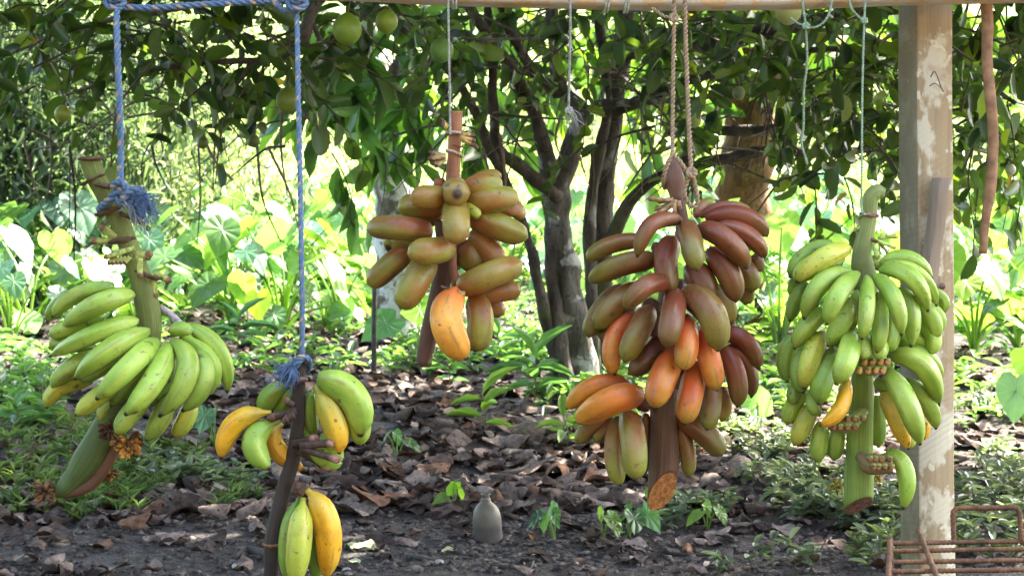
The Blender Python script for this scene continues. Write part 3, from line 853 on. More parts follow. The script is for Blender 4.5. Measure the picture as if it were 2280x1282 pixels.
PD = 3.97
pc = W(2061, 300, PD)
ztop = 1.2 + PD * 290 / F
post = thing('post', (pc[0], pc[1], gz(pc[0], pc[1])), 'square pale wooden post with lichen patches holding up the beam', 'post')
mb = MB(); boxmb(mb, (pc[0] + .001, pc[1], 1.05), .0435, .0435, 1.12, math.radians(17), .003, (-.005, 0))
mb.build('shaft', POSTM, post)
def wire(P, r, col, m, parent, name, segs=7):
    mb = MB(); tube(mb, P, [r] * len(P), col, segs, 4); return mb.build(name, m, parent)
fd = PD - .062
wire([W(2072, 172, fd), W(2082, 160, fd - .01), W(2096, 196, fd - .012), W(2101, 204, fd - .006)], .0014, (.14, .11, .09), SCAR, post, 'bent_nail')
wire([W(2070, 192, fd), W(2082, 186, fd - .01), W(2098, 198, fd - .01)], .0012, (.14, .11, .09), SCAR, post, 'bent_nail')
wire([W(2098, 638, fd + .02), W(2098, 637, fd - .022)], .003, (.16, .1, .07), SCAR, post, 'nail')
mb = MB(); ball(mb, W(2098, 637, fd - .022), .0075, (.13, .09, .07), 10, 4, 0, (1, .35, 1)); mb.build('nail', SCAR, post)
# batten nailed slantwise to the post front
mb = MB()
a = W(2096, 398, fd - .012); b = W(2042, 820, fd - .012)
cc = (a + b) / 2
boxmb(mb, cc, .017, .013, np.linalg.norm(a - b) / 2, math.radians(38), .002, ((a - b)[0] / np.linalg.norm(a - b), (a - b)[1] / np.linalg.norm(a - b)))
bt = mb.build('batten', BATTM, loc=b); tag(bt, 'short grey brown batten fixed aslant on the face of the post behind the green bunch', 'batten')

# stick hanging at the right
mb = MB()
st_ = [(2192, -40), (2198, 40), (2198, 120), (2204, 220), (2212, 310), (2207, 400), (2196, 480), (2188, 565)]
tube(mb, [W(x, y, 3.86) for x, y in st_], [.0125, .0125, .0115, .012, .0122, .0118, .0105, .0085], (.23, .125, .06), 12, 6, .3)
hs = mb.build('hanging_stick', BARK_TWIG, loc=W(2188, 565, 3.86)); tag(hs, 'thin crooked reddish brown stick hanging down right of the post', 'stick')


def strand(mb, P, R, nst, pitch, col, colalt=None, segs=7):
    """twisted cord: nst helical strands round a centre line"""
    C, _ = catmull(P, np.ones(len(P)), 10)
    L = np.concatenate([[0], np.cumsum(np.linalg.norm(np.diff(C, axis=0), axis=1))])
    m = max(12, int(L[-1] / (pitch / 10)))
    q = np.linspace(0, L[-1], m)
    C = np.stack([np.interp(q, L, C[:, k]) for k in range(3)], 1)
    T, N, B = frames(C)
    rr = R * (.5 if nst > 1 else 1)
    for s in range(nst):
        a = q / pitch * 2 * math.pi + s * 2 * math.pi / nst
        off = R - rr if nst > 1 else 0
        Q = C + (np.cos(a)[:, None] * N + np.sin(a)[:, None] * B) * off
        base = np.array(col)
        def colf(i, th, s=s):
            if colalt is not None and s == 0 and (q[i] / (pitch * .5)) % 1 < .42:
                return np.tile(np.array(colalt), (len(th), 1))
            return np.tile(base * (1 + .12 * math.sin(i * .37 + s)), (len(th), 1))
        sweep(mb, Q, lambda i, th: np.full(len(th), rr * 1.08), segs, colf)


BLUE = (.040, .094, .165); FLECK = (.52, .28, .06)
def ropepts(lst, d): return [W(x, y, dd if dd else d) for x, y, dd in lst]


def fray(mb, c, dirv, n, ln, spread, cols, r=.0007):
    dirv = norm(np.array(dirv, float))
    for k in range(n):
        d = norm(dirv + np.array([random.gauss(0, spread), random.gauss(0, spread), random.gauss(0, spread)]))
        l = ln * random.uniform(.5, 1.05)
        a = np.array(c) + np.array([random.gauss(0, .004) for _ in range(3)])
        m = a + d * l * .5 + np.array([random.gauss(0, .006) for _ in range(3)])
        e = a + d * l + np.array([random.gauss(0, .008), random.gauss(0, .008), random.gauss(0, .008) - l * .35])
        tube(mb, [a, m, e], [r * 1.4, r * 1.3, r * .7], random.choice(cols), 4, 3)


# rope of the left bunch
r1 = thing('blue_rope', W(262, -12, 3.75), 'twisted blue rope with orange flecks tied round the tilted stalk at far left, end frayed', 'rope', 'blue ropes')
mb = MB(); strand(mb, ropepts([(258, -45, 3.76), (262, 0, 3.70), (260, 40, 3.66), (262, 120, 3.62), (266, 230, 3.6), (269, 330, 3.6), (268, 400, 3.59)], 3.6), .0070, 3, .05, BLUE, FLECK); mb.build('cord', ROPE, r1)
mb = MB()
strand(mb, ropepts([(268, 396, 3.575), (258, 430, 3.57), (236, 452, 3.585), (222, 466, 3.62), (240, 466, 3.655), (275, 452, 3.66), (296, 440, 3.62), (290, 430, 3.575), (262, 424, 3.565)], 3.6), .0085, 3, .05, BLUE, FLECK)
strand(mb, ropepts([(250, 415, 3.57), (270, 405, 3.56), (284, 428, 3.56), (272, 450, 3.565), (258, 438, 3.575)], 3.6), .008, 3, .05, BLUE, FLECK)
strand(mb, ropepts([(272, 440, 3.565), (292, 425, 3.56), (312, 424, 3.565), (300, 440, 3.57)], 3.6), .0095, 3, .05, BLUE, FLECK)
mb.build('knot', ROPE, r1)
mb = MB()
fray(mb, W(296, 446, 3.565), (1, -.2, .05), 120, .050, .48, [BLUE, (.022, .075, .19), (.08, .18, .42)])
fray(mb, W(300, 450, 3.565), (.8, -.2, -.6), 60, .045, .5, [BLUE, (.022, .075, .19)])
fray(mb, W(282, 452, 3.565), (.75, -.1, -.8), 14, .06, .18, [(.5, .33, .08)], .0011)
mb.build('frayed_end', ROPE, r1)
# rope of the ripe bunch
r2 = thing('blue_rope', W(668, -8, 3.76), 'long twisted blue rope holding the black stalk of the small ripe bunch', 'rope', 'blue ropes')
mb = MB(); strand(mb, ropepts([(652, -40, 3.76), (660, 0, 3.70), (662, 60, 3.66), (664, 200, 3.58), (668, 380, 3.52), (671, 560, 3.46), (673, 700, 3.44), (672, 800, 3.435)], 3.5), .0056, 3, .045, BLUE, FLECK); mb.build('cord', ROPE, r2)
mb = MB()
strand(mb, ropepts([(673, 796, 3.42), (660, 812, 3.415), (650, 826, 3.44), (660, 838, 3.475), (685, 822, 3.47), (686, 800, 3.43), (668, 796, 3.415), (654, 806, 3.43)], 3.45), .0065, 3, .045, BLUE, FLECK)
mb.build('knot', ROPE, r2)
mb = MB(); fray(mb, W(652, 816, 3.42), (-.7, -.1, -.7), 110, .036, .5, [BLUE, (.022, .075, .19), (.08, .18, .42)]); mb.build('frayed_end', ROPE, r2)
# cross rope
r3 = thing('blue_rope', W(262, 8, 3.72), 'blue rope stretched across between the two hanging blue ropes, knotted at both ends', 'rope', 'blue ropes')
mb = MB(); strand(mb, ropepts([(240, 2, 3.70), (262, 14, 3.69), (340, 18, 3.70), (460, 10, 3.70), (570, 4, 3.70), (640, 0, 3.69), (690, -12, 3.74)], 3.7), .0075, 3, .05, BLUE, FLECK); mb.build('cord', ROPE, r3)
mb = MB()
for (x, y, d) in ((256, 4, 3.685), (662, 6, 3.675)):
    strand(mb, ropepts([(x - 16, y - 22, d + .02), (x - 18, y + 4, d), (x, y + 14, d - .012), (x + 18, y + 4, d - .004), (x + 16, y - 22, d + .02)], d), .0078, 3, .05, BLUE, FLECK)
    strand(mb, ropepts([(x - 20, y - 10, d + .01), (x, y - 4, d - .016), (x + 20, y - 12, d)], d), .0078, 3, .05, BLUE, FLECK)
strand(mb, ropepts([(610, 4, 3.69), (630, 22, 3.685), (660, 24, 3.68), (682, 12, 3.68)], 3.69), .0066, 3, .05, BLUE, FLECK)
mb.build('knot', ROPE, r3)

TAN = (.27, .185, .105); PGREEN = (.20, .26, .16); GREYT = (.26, .25, .20)
def knot(mb, x, y, d, r, col, cr):
    for k in range(3):
        a0 = k * 1.1
        P = [W(x, y, d) + r * np.array([math.cos(a0 + t), -.5 + .5 * math.sin(t * 1.0 + k), math.sin(a0 + t) * (1 if k else .5)]) for t in np.linspace(0, 6.0, 9)]
        strand(mb, P, cr, 2, .014, col)


s3 = thing('string', W(998, 5, 3.76), 'grey green string holding up the sparse olive bunch in the centre', 'string', 'strings on the beam')
mb = MB(); strand(mb, ropepts([(990, -30, 3.85), (996, -20, 3.77), (998, 20, 3.755), (1000, 130, 3.745), (1002, 240, 3.735), (1003, 300, 3.705)], 3.7), .0028, 2, .014, GREYT); mb.build('cord', TWINE, s3)
mb = MB()
for (y, tl) in ((298, 4), (342, 14)):
    P = [W(1012 + 18 * math.cos(a), y + tl * math.cos(a) * .5 + 4 * math.sin(a), 3.74 + .0185 * math.sin(a)) for a in np.linspace(0, 6.28, 13)]
    strand(mb, P, .0030, 2, .014, (.48, .36, .26))
mb.build('loop', TWINE, s3)
s4 = thing('string', W(1268, 8, 3.78), 'empty grey string with a frayed knot dangling in front of the tree trunks', 'string', 'strings on the beam')
mb = MB(); strand(mb, ropepts([(1262, -30, 3.84), (1268, -15, 3.775), (1270, 60, 3.77), (1268, 150, 3.77), (1266, 236, 3.77), (1264, 262, 3.77)], 3.77), .0030, 2, .014, GREYT); mb.build('cord', TWINE, s4)
mb = MB(); knot(mb, 1267, 246, 3.77, .006, GREYT, .0036); fray(mb, W(1268, 250, 3.77), (.2, 0, -1), 18, .03, .3, [GREYT], .0008); mb.build('knot', TWINE, s4)
s5 = thing('string', W(1500, 5, 3.76), 'doubled tan cord looped and knotted round the top of the big red bunch', 'cord', 'strings on the beam')
mb = MB()
strand(mb, ropepts([(1490, -30, 3.86), (1500, -20, 3.765), (1501, 40, 3.755), (1499, 150, 3.74), (1498, 250, 3.72), (1498, 345, 3.665)], 3.7), .0048, 2, .02, TAN)
strand(mb, ropepts([(1520, -30, 3.86), (1524, -20, 3.765), (1526, 60, 3.755), (1530, 180, 3.73), (1535, 300, 3.69), (1539, 380, 3.66)], 3.7), .0052, 2, .02, TAN)
strand(mb, ropepts([(1452, 18, 3.77), (1478, 36, 3.76), (1498, 40, 3.75)], 3.7), .004, 2, .02, TAN)
mb.build('cord', TWINE, s5)
mb = MB()
strand(mb, ropepts([(1498, 343, 3.655), (1484, 372, 3.64), (1476, 400, 3.655), (1480, 420, 3.70)], 3.7), .0048, 2, .02, TAN)
strand(mb, ropepts([(1498, 343, 3.655), (1514, 360, 3.64), (1526, 378, 3.645), (1538, 384, 3.65)], 3.7), .0052, 2, .02, TAN)
strand(mb, ropepts([(1539, 384, 3.645), (1532, 400, 3.645), (1524, 425, 3.645), (1530, 448, 3.645), (1545, 460, 3.645), (1553, 448, 3.645), (1550, 420, 3.645), (1542, 390, 3.645)], 3.7), .005, 2, .02, TAN)
mb.build('loop', TWINE, s5)
mb = MB(); knot(mb, 1539, 384, 3.645, .008, TAN, .005); knot(mb, 1500, 40, 3.75, .007, TAN, .0045); mb.build('knot', TWINE, s5)
s6 = thing('string', W(1796, 5, 3.8), 'pale green string looped at the top, hanging empty left of the green bunch', 'string', 'strings on the beam')
mb = MB()
strand(mb, ropepts([(1784, -20, 3.79), (1790, 30, 3.77), (1794, 60, 3.765), (1797, 140, 3.765), (1790, 200, 3.765), (1789, 280, 3.765), (1785, 320, 3.765), (1798, 366, 3.765)], 3.7), .0028, 2, .014, PGREEN)
strand(mb, ropepts([(1794, 58, 3.763), (1812, 62, 3.76), (1834, 50, 3.76), (1848, 25, 3.765), (1856, -20, 3.79)], 3.7), .0028, 2, .014, PGREEN)
strand(mb, ropepts([(1760, 40, 3.77), (1776, 52, 3.765), (1792, 58, 3.763)], 3.7), .0025, 2, .014, PGREEN)
mb.build('cord', TWINE, s6)
mb = MB(); knot(mb, 1794, 58, 3.762, .0055, PGREEN, .0034); mb.build('knot', TWINE, s6)
s7 = thing('string', W(1924, 5, 3.78), 'pale green string tied round the hooked top of the green bunch by the post', 'string', 'strings on the beam')
mb = MB()
strand(mb, ropepts([(1930, -20, 3.79), (1926, 20, 3.75), (1924, 60, 3.735), (1920, 210, 3.68), (1919, 400, 3.60), (1918, 462, 3.585), (1926, 478, 3.57)], 3.7), .0025, 2, .014, PGREEN)
strand(mb, ropepts([(1886, -20, 3.79), (1896, 18, 3.75), (1912, 38, 3.745), (1924, 46, 3.74)], 3.7), .0028, 2, .014, PGREEN)
mb.build('cord', TWINE, s7)
mb = MB(); knot(mb, 1924, 46, 3.735, .005, PGREEN, .0034); mb.build('knot', TWINE, s7)
mb = MB(); P = [W(1933 + 19 * math.cos(a), 482 + 5 * math.sin(a), 3.62 + .018 * math.sin(a)) for a in np.linspace(0, 6.28, 13)]; strand(mb, P, .0025, 2, .014, PGREEN); mb.build('loop', TWINE, s7)
# lashings round the beam
for x, y in ((1012, 9), (1352, 16), (1396, 18)):
    mb = MB()
    for k in range(2):
        c = W(x + 6 * k, y, DB) + np.array([0, .03, hw])
        P = [c + (hw + .0055) * np.array([.1 * math.sin(a), 1.05 * math.cos(a), 1.05 * math.sin(a)]) for a in np.linspace(0, 6.28, 17)]
        strand(mb, P, .0028, 2, .014, (.40, .46, .36))
    o = mb.build('lashing', TWINE, loc=W(x, y, DB)); tag(o, {1012: 'grey green string lashed round the beam above the sparse olive bunch', 1352: 'left of two string lashings wrapped round the beam above the tree trunks', 1396: 'right of two string lashings wrapped round the beam above the tree trunks'}[x], 'lashing', 'string lashings on the beam')

# roof sheet added above the frame to shade the bunches
mb = MB(); V = []; f = []
nx = 181
for j, (y, z) in enumerate(((3.55, 2.32), (6.0, 1.88))):
    for i in range(nx):
        x = -3.4 + 7.6 * i / (nx - 1)
        V.append((x, y, z + .012 * math.sin(i * 1.57)))
for i in range(nx - 1): f.append((i, i + 1, nx + i + 1, nx + i))
m = len(V); V += [(x, y, z - .004) for x, y, z in V]; f += [tuple(m + q for q in reversed(g)) for g in f]
mb.add(V, f, (.30, .22, .17))
rf = mb.build('shade_roof', RUST, loc=(0, 3.8, 2.2)); tag(rf, 'rusty corrugated roof sheet added over the beam, out of frame, to shade the bunches', 'roof')
# ================================================================== GROUND
xs = np.unique(np.concatenate([np.linspace(-60, -8, 24), np.linspace(-8, -4, 28), np.linspace(-4, 4, 150), np.linspace(4, 8, 28), np.linspace(8, 60, 24)]))
ys = np.unique(np.concatenate([np.linspace(-12, 3, 20), np.linspace(3, 9, 110), np.linspace(9, 18, 60), np.linspace(18, 90, 50)]))
V = np.array([(x, y, gz(x, y)) for y in ys for x in xs])
nx = len(xs)
f = [(j * nx + i, j * nx + i + 1, (j + 1) * nx + i + 1, (j + 1) * nx + i) for j in range(len(ys) - 1) for i in range(nx - 1)]
mb = MB(); mb.add(V, f)
tag(mb.build('ground', SOIL), kind='structure')


def cols(n, a, b, var=.25):
    t = rng.random((n, 1))
    return (np.array(a) * (1 - t) + np.array(b) * t) * (1 + var * (rng.random((n, 1)) * 2 - 1))


def rdir(n, bias=(0, 0, 0), k=1.0):
    return norm(rng.normal(0, 1, (n, 3)) * k + np.array(bias))


# ================================================================== TREES
def limb(tree, T, pts, mat, name='branch', segs=10, rough=.3):
    """pts: (px,py,d,width_px)"""
    P = [W(x, y, d) for x, y, d, w in pts]
    R = [.5 * w * d / F for x, y, d, w in pts]
    mb = MB(); tube(mb, P, R, (.085, .065, .048), segs, 8, rough + .12)
    return mb.build(name, mat, tree)


class Crown:
    clear = []

    def __init__(s): s.P = []; s.A = []; s.N = []; s.L = []; s.tw = MB()

    def twig(s, p, d, ln, nl, ll, droop=.5, r=.0028, lsp=.8, hang=.5):
        p = np.array(p, float); d = norm(np.array(d, float))
        m = p + d * ln * .5 + rng.normal(0, ln * .05, 3)
        e = p + d * ln + np.array([0, 0, -droop * ln * .5])
        tube(s.tw, [p, m, e], [r * 1.5, r * 1.1, r * .6], (.07, .055, .035), 4, 3, 0, 1, 0, False)
        for k in range(nl):
            t = .15 + .85 * (k + rng.random()) / nl
            q = (1 - t) ** 2 * p + 2 * t * (1 - t) * m + t * t * e
            a = norm(d * .6 + rng.normal(0, lsp, 3) + np.array([0, 0, -hang]))
            s.P.append(q); s.A.append(a); s.N.append(norm(rng.normal(0, .7, 3) + np.array([0, -.15, .8]))); s.L.append(ll * rng.uniform(.65, 1.15))

    def build(s, name, tpl, ratio, ca, cb, mat, parent, twigmat=None, tname='twigs'):
        n = len(s.P)
        L = np.array(s.L)
        P = np.array(s.P); c = cols(n, ca, cb, .35)
        k = rng.random(n)
        c[k < .10] *= np.array([2.1, 1.7, 1.1]); c[k > .993] = np.array([.20, .13, .03])
        keep = np.ones(n, bool)
        for (fx, fy, fd, fr) in s.clear:      # leaves do not grow through the fruit or just before it
            px = 1140 + F * P[:, 0] / P[:, 1]; py = Y0 - F * (P[:, 2] - H) / P[:, 1]
            keep &= ~((np.hypot(px - fx, (py - fy)) < fr) & (P[:, 1] < fd + .1))
        A = np.array(s.A); N = np.array(s.N)
        o = inst_mesh(name, tpl, P[keep], A[keep], N[keep], L[keep], (L * ratio * rng.uniform(.75, 1.2, n))[keep], c[keep], mat, parent)
        if s.tw.n: s.tw.build(tname, BARK_TWIG, parent)
        return o


# citrus fruits hanging in it
FR = [(773, 66, 5.3, 33, 'largest green citrus fruit, hanging top centre left of the tied string', (.17, .27, .03)), (861, 49, 5.4, 25, 'smooth green citrus fruit just right of the largest one', (.20, .30, .035)),
      (984, 112, 5.5, 26, 'green citrus fruit half behind the string of the sparse bunch', (.13, .27, .06)), (641, 224, 5.5, 27, 'green citrus fruit hanging beside the long blue rope', (.15, .20, .025)),
      (139, 254, 5.8, 18, 'small yellowish green citrus fruit hanging alone at far left', (.20, .27, .03)), (452, 318, 5.9, 13, 'tiny dark green fruit between the two blue ropes, the left of a pair', (.09, .12, .025)),
      (565, 314, 5.9, 14, 'tiny dark green fruit between the two blue ropes, the right of a pair', (.09, .13, .025)), (1755, 24, 5.4, 30, 'pale yellow green fruit tucked under the beam near the looped green string', (.34, .38, .13)),
      (1546, 268, 6.2, 16, 'small pale green pear shaped fruit right of the tan cord', (.26, .36, .10)), (1645, 208, 6.0, 14, 'small grey green fruit in front of the orange brown trunk', (.16, .22, .10)), (2250, 378, 5.6, 12, 'tiny pale fruit at the right edge of the picture', (.34, .38, .22))]
Crown.clear = [(q[0], q[1] + q[3] * .3, q[2], q[3] + 26) for q in FR]
Crown.clear += [(1668, y, 10.6, 58) for y in (250, 320, 390)] + [(880, y, 10, 50) for y in (380, 450, 120)]

# ---- the citrus tree with several stems in the middle
ct = thing('citrus_tree', (*W(1290, 300, 8.2)[:2], gz(*W(1290, 300, 8.2)[:2])), 'dark spreading citrus tree with several crooked lichened stems behind the hanging bunches', 'tree')
gzz = 300 + 1.2 * F / 8.2
limb(ct, 0, [(1300, gzz + 30, 8.2, 96), (1296, 850, 8.2, 80), (1278, 720, 8.2, 74), (1262, 620, 8.2, 67), (1245, 520, 8.2, 62), (1240, 430, 8.2, 58), (1262, 360, 8.2, 46), (1282, 300, 8.2, 40), (1296, 250, 8.2, 37), (1255, 200, 8.2, 29), (1232, 100, 8.2, 27), (1226, -60, 8.2, 26)], BARK_PALE, 'trunk', 14)
limb(ct, 0, [(1236, 450, 8.2, 45), (1222, 390, 8.18, 42), (1214, 325, 8.16, 37), (1214, 312, 8.16, 24)], BARK_PALE, 'branch_stump', 12)
limb(ct, 0, [(1252, gzz + 10, 8.1, 42), (1240, 800, 8.1, 32), (1218, 720, 8.1, 28), (1192, 600, 8.1, 25), (1172, 520, 8.1, 22), (1120, 390, 8.0, 22), (1090, 330, 7.9, 22), (1042, 220, 7.8, 21), (985, 140, 7.7, 18), (900, 70, 7.5, 14), (860, 30, 7.4, 11)], BARK_DARK, 'trunk')
limb(ct, 0, [(1266, gzz + 10, 8.0, 48), (1262, 860, 8.05, 38), (1246, 740, 8.1, 32), (1232, 640, 8.15, 29), (1225, 540, 8.2, 29), (1236, 450, 8.22, 24)], BARK_DARK, 'trunk')
limb(ct, 0, [(1368, gzz, 8.6, 50), (1350, 700, 8.6, 46), (1340, 560, 8.6, 46), (1348, 400, 8.6, 45), (1366, 250, 8.6, 43), (1386, 120, 8.6, 42), (1396, -40, 8.6, 38)], BARK_DARK, 'trunk')
limb(ct, 0, [(1322, gzz, 8.5, 35), (1318, 700, 8.5, 30), (1312, 520, 8.5, 27), (1326, 380, 8.5, 26), (1352, 240, 8.4, 24), (1340, 100, 8.4, 21), (1320, -40, 8.4, 19)], BARK_DARK, 'trunk')
limb(ct, 0, [(1350, 560, 8.5, 30), (1390, 470, 8.4, 28), (1440, 410, 8.3, 26), (1520, 378, 8.2, 30), (1620, 352, 8.1, 26), (1720, 334, 8.0, 24), (1830, 342, 7.8, 22), (1960, 330, 7.6, 18)], BARK_DARK)
limb(ct, 0, [(1520, 380, 8.2, 26), (1545, 310, 8.1, 26), (1600, 294, 8.0, 26), (1700, 288, 7.9, 24), (1820, 278, 7.7, 22), (1960, 262, 7.5, 16), (2200, 240, 7.2, 12)], BARK_DARK)
limb(ct, 0, [(1240, 440, 8.15, 34), (1160, 372, 8.0, 30), (1110, 330, 7.95, 26), (1100, 250, 7.9, 24), (1095, 120, 7.8, 20), (1080, -20, 7.8, 18)], BARK_DARK)
limb(ct, 0, [(1215, 330, 8.1, 34), (1180, 230, 8.0, 32), (1130, 140, 7.8, 28), (1080, 70, 7.6, 26), (1040, 10, 7.4, 24)], BARK_DARK)
limb(ct, 0, [(1240, 210, 8.2, 26), (1200, 170, 8.0, 24), (1150, 100, 7.8, 22), (1110, 0, 7.6, 20)], BARK_DARK)
limb(ct, 0, [(1390, 120, 8.6, 46), (1470, 92, 8.3, 44), (1600, 92, 8.0, 42), (1700, 70, 7.7, 38), (1850, 40, 7.4, 32), (2050, 10, 7.0, 26)], BARK_DARK)
limb(ct, 0, [(1700, 70, 7.7, 26), (1760, 130, 7.5, 20), (1830, 230, 7.3, 17), (1900, 290, 7.2, 13), (1960, 320, 7.1, 10)], BARK_DARK)
limb(ct, 0, [(1366, 250, 8.5, 30), (1460, 210, 8.2, 26), (1560, 170, 8.0, 22), (1700, 128, 7.6, 18), (1850, 110, 7.2, 15), (2100, 130, 6.6, 14), (2260, 230, 6.3, 10)], BARK_DARK)
limb(ct, 0, [(1326, 232, 8.3, 20), (1400, 228, 8.1, 16), (1470, 226, 7.9, 13), (1600, 215, 7.6, 10)], BARK_PALE)
limb(ct, 0, [(1040, 10, 7.4, 24), (900, -30, 7.0, 24), (740, -20, 6.5, 26), (690, 40, 6.3, 26), (668, 110, 6.2, 20), (600, 132, 6.1, 15), (450, 140, 6.2, 13), (300, 165, 6.4, 11), (150, 210, 6.7, 8)], BARK_TWIG)
limb(ct, 0, [(740, -20, 6.5, 20), (560, -25, 6.4, 20), (380, 20, 6.4, 15), (180, 60, 6.6, 12), (20, 120, 6.9, 8)], BARK_TWIG)
limb(ct, 0, [(560, 132, 6.1, 9), (530, 185, 6.1, 8), (490, 215, 6.15, 7), (420, 232, 6.2, 5)], BARK_TWIG, 'branch', 7)
limb(ct, 0, [(690, 40, 6.3, 14), (720, 120, 6.25, 10), (700, 200, 6.2, 7), (672, 290, 6.2, 4)], BARK_TWIG, 'branch', 7)
limb(ct, 0, [(860, 30, 7.4, 13), (930, 70, 7.2, 11), (960, 120, 7.1, 8), (930, 190, 7.0, 5)], BARK_TWIG, 'branch', 7)
# thin bare twigs, dead sprays and hanging shoots
mb = MB()
for k in range(250):
    x = random.uniform(1000, 2280) if k > 60 else random.uniform(50, 700)
    y = random.uniform(-20, 330) if k > 60 else random.uniform(40, 330); d = random.uniform(6.6, 8.4)
    a = random.uniform(-.5, 1.2) if random.random() < .6 else random.uniform(1.2, 1.9); L = random.uniform(60, 260)
    s_ = random.choice((-1, 1))
    pts = [(x, y), (x + s_ * math.cos(a) * L * .5 + random.uniform(-14, 14), y + math.sin(a) * L * .5 + random.uniform(-14, 14)), (x + s_ * math.cos(a) * L, y + math.sin(a) * L + random.uniform(-10, 30))]
    w = random.uniform(3, 8)
    tube(mb, [W(px, py, d + .1 * i) for i, (px, py) in enumerate(pts)], [.5 * w * d / F, .4 * w * d / F, .2 * w * d / F], random.choice([(.08, .065, .05), (.12, .10, .08), (.05, .04, .03), (.17, .13, .10)]), 5, 4, .2)
mb.build('bare_twigs', BARK_TWIG, ct)
cr = Crown()
BLOBS = [(150, 30, 6.5, 200, 80, .9, 60), (420, 60, 6.1, 230, 90, .8, 85), (580, 120, 6.0, 130, 90, .6, 34), (260, 170, 6.8, 220, 60, .8, 26), (50, 150, 7.2, 90, 110, .8, 18), (700, 50, 5.6, 80, 70, .4, 14), (640, 200, 6.2, 90, 60, .3, 9), (830, 30, 6.6, 120, 40, .8, 26), (560, 300, 6.3, 30, 30, .2, 2), (740, 200, 6.0, 50, 50, .2, 4),
         (1000, 50, 7.4, 150, 70, .8, 40), (1150, 100, 7.8, 150, 110, .8, 34), (1300, 60, 8.4, 170, 80, .8, 34), (1000, 180, 7.2, 90, 60, .4, 10), (1260, 290, 8.0, 60, 40, .2, 6),
         (1600, 60, 7.2, 200, 90, 1.0, 64), (1850, 90, 6.6, 200, 120, 1.0, 74), (1750, 200, 7.0, 180, 100, .8, 44), (1950, 240, 6.5, 80, 110, .4, 22), (1830, 390, 6.5, 110, 50, .3, 9), (1930, 320, 6.4, 60, 60, .3, 8), (2230, 90, 6.0, 130, 140, .8, 56), (2210, 290, 6.5, 130, 120, .7, 40), (2180, 420, 6.8, 80, 60, .3, 10), (1640, 300, 7.4, 120, 70, .5, 12), (1450, 130, 8.3, 150, 120, .8, 36), (1590, 400, 7.6, 60, 60, .3, 5), (1440, 350, 8.2, 50, 40, .2, 4)]
for (x, y, d, rx, ry, rd, n) in BLOBS:
    for k in range(max(2, int(n * (.38 if x < 700 else .42 if x < 1400 else .56)))):
        g = np.clip(rng.normal(0, .55, 3), -1.3, 1.3)
        p = W(x + g[0] * rx, y + g[1] * ry, d + g[2] * rd)
        cr.twig(p, rdir(1, (0, -.1, -.1))[0], rng.uniform(.18, .42), int(rng.integers(5, 11)), .092, .4)
# the crown above the frame, which shades the ground in front
for k in range(1500):
    x = rng.uniform(-3.6, 5.2); y = rng.uniform(5.0, 10.2)
    z = 1.35 + .075 * y + rng.random() ** 1.3 * 2.2
    if mnoise.noise((x * .9, y * .9, 2.2)) < -.30 or (x > 2.7 and y > 8.0): continue
    cr.twig((x, y, z + .1), rdir(1, (0, 0, 1.4))[0], rng.uniform(.25, .5), 9, .16, .4, .003)
for k in range(700):
    x = rng.uniform(-2.6, 4.2); y = rng.uniform(5.6, 8.4); z = 1.62 + .075 * y + rng.random() * 1.2
    cr.twig((x, y, z + .2), rdir(1, (0, 0, 1.4))[0], rng.uniform(.25, .5), 8, .19, .4, .003)
cr.build('crown', OVAL, .52, (.018, .045, .016), (.060, .105, .022), LEAF, ct)

for (x, y, d, r, lab, c) in FR:
    R = r * d / F
    p = W(x, y, d)
    root = thing('citrus_fruit', p, lab, 'fruit', 'citrus fruits in the tree')
    mb = MB(); V = []; nu, nv = 22, 14
    for i in range(nv + 1):
        a = math.pi * i / nv
        for j in range(nu):
            b = 2 * math.pi * j / nu
            k = 1 + .02 * mnoise.noise((math.cos(b) * 1.5, math.sin(b) * 1.5, i * .3 + x))
            zz = math.cos(a) * 1.06 + (.10 * math.exp(-(a / .35) ** 2)) - .05 * math.exp(-((math.pi - a) / .25) ** 2)
            V.append((p[0] + R * k * math.sin(a) * math.cos(b), p[1] + R * k * math.sin(a) * math.sin(b), p[2] + R * zz))
    f = [(i * nu + j, (i + 1) * nu + j, (i + 1) * nu + (j + 1) % nu, i * nu + (j + 1) % nu) for i in range(nv) for j in range(nu)]
    mb.add(V, f, c); mb.build('peel', PEEL, root)
    mb = MB(); tube(mb, [p + np.array([0, 0, R * 1.08]), p + np.array([R * .15, .0, R * 1.6]), p + np.array([R * .1, .05, R * 2.6])], [.0022, .0018, .0018], (.10, .12, .04), 6, 3); mb.build('fruit_stalk', BARK_TWIG, root)

# ---- pale lichened tree with long drooping leaves, left of centre
base = W(868, 300, 10.2); pt = thing('tree', (base[0], base[1], gz(base[0], base[1])), 'straight pale trunk blotched with white lichen and long drooping leaves, behind the sparse bunch', 'tree')
limb(pt, 0, [(884, 300 + 4800 / 10.2 + 20, 10.2, 108), (884, 640, 10.2, 98), (880, 480, 10.2, 92), (870, 340, 10.2, 88), (850, 200, 10.2, 78), (822, 80, 10.2, 72), (800, -60, 10.2, 68), (780, -260, 10.2, 56)], BARK_LICHEN, 'trunk', 14, .25)
limb(pt, 0, [(852, 210, 10.15, 30), (900, 120, 9.6, 26), (960, 60, 9.0, 20), (1000, -20, 8.6, 16)], BARK_DARK)
limb(pt, 0, [(845, 190, 10.1, 24), (800, 200, 9.6, 16), (740, 180, 9.2, 10), (680, 190, 9.0, 6)], BARK_DARK)
limb(pt, 0, [(900, 120, 9.6, 16), (880, 190, 9.0, 11), (800, 250, 8.6, 8), (720, 280, 8.4, 5)], BARK_DARK)
cl = Crown()
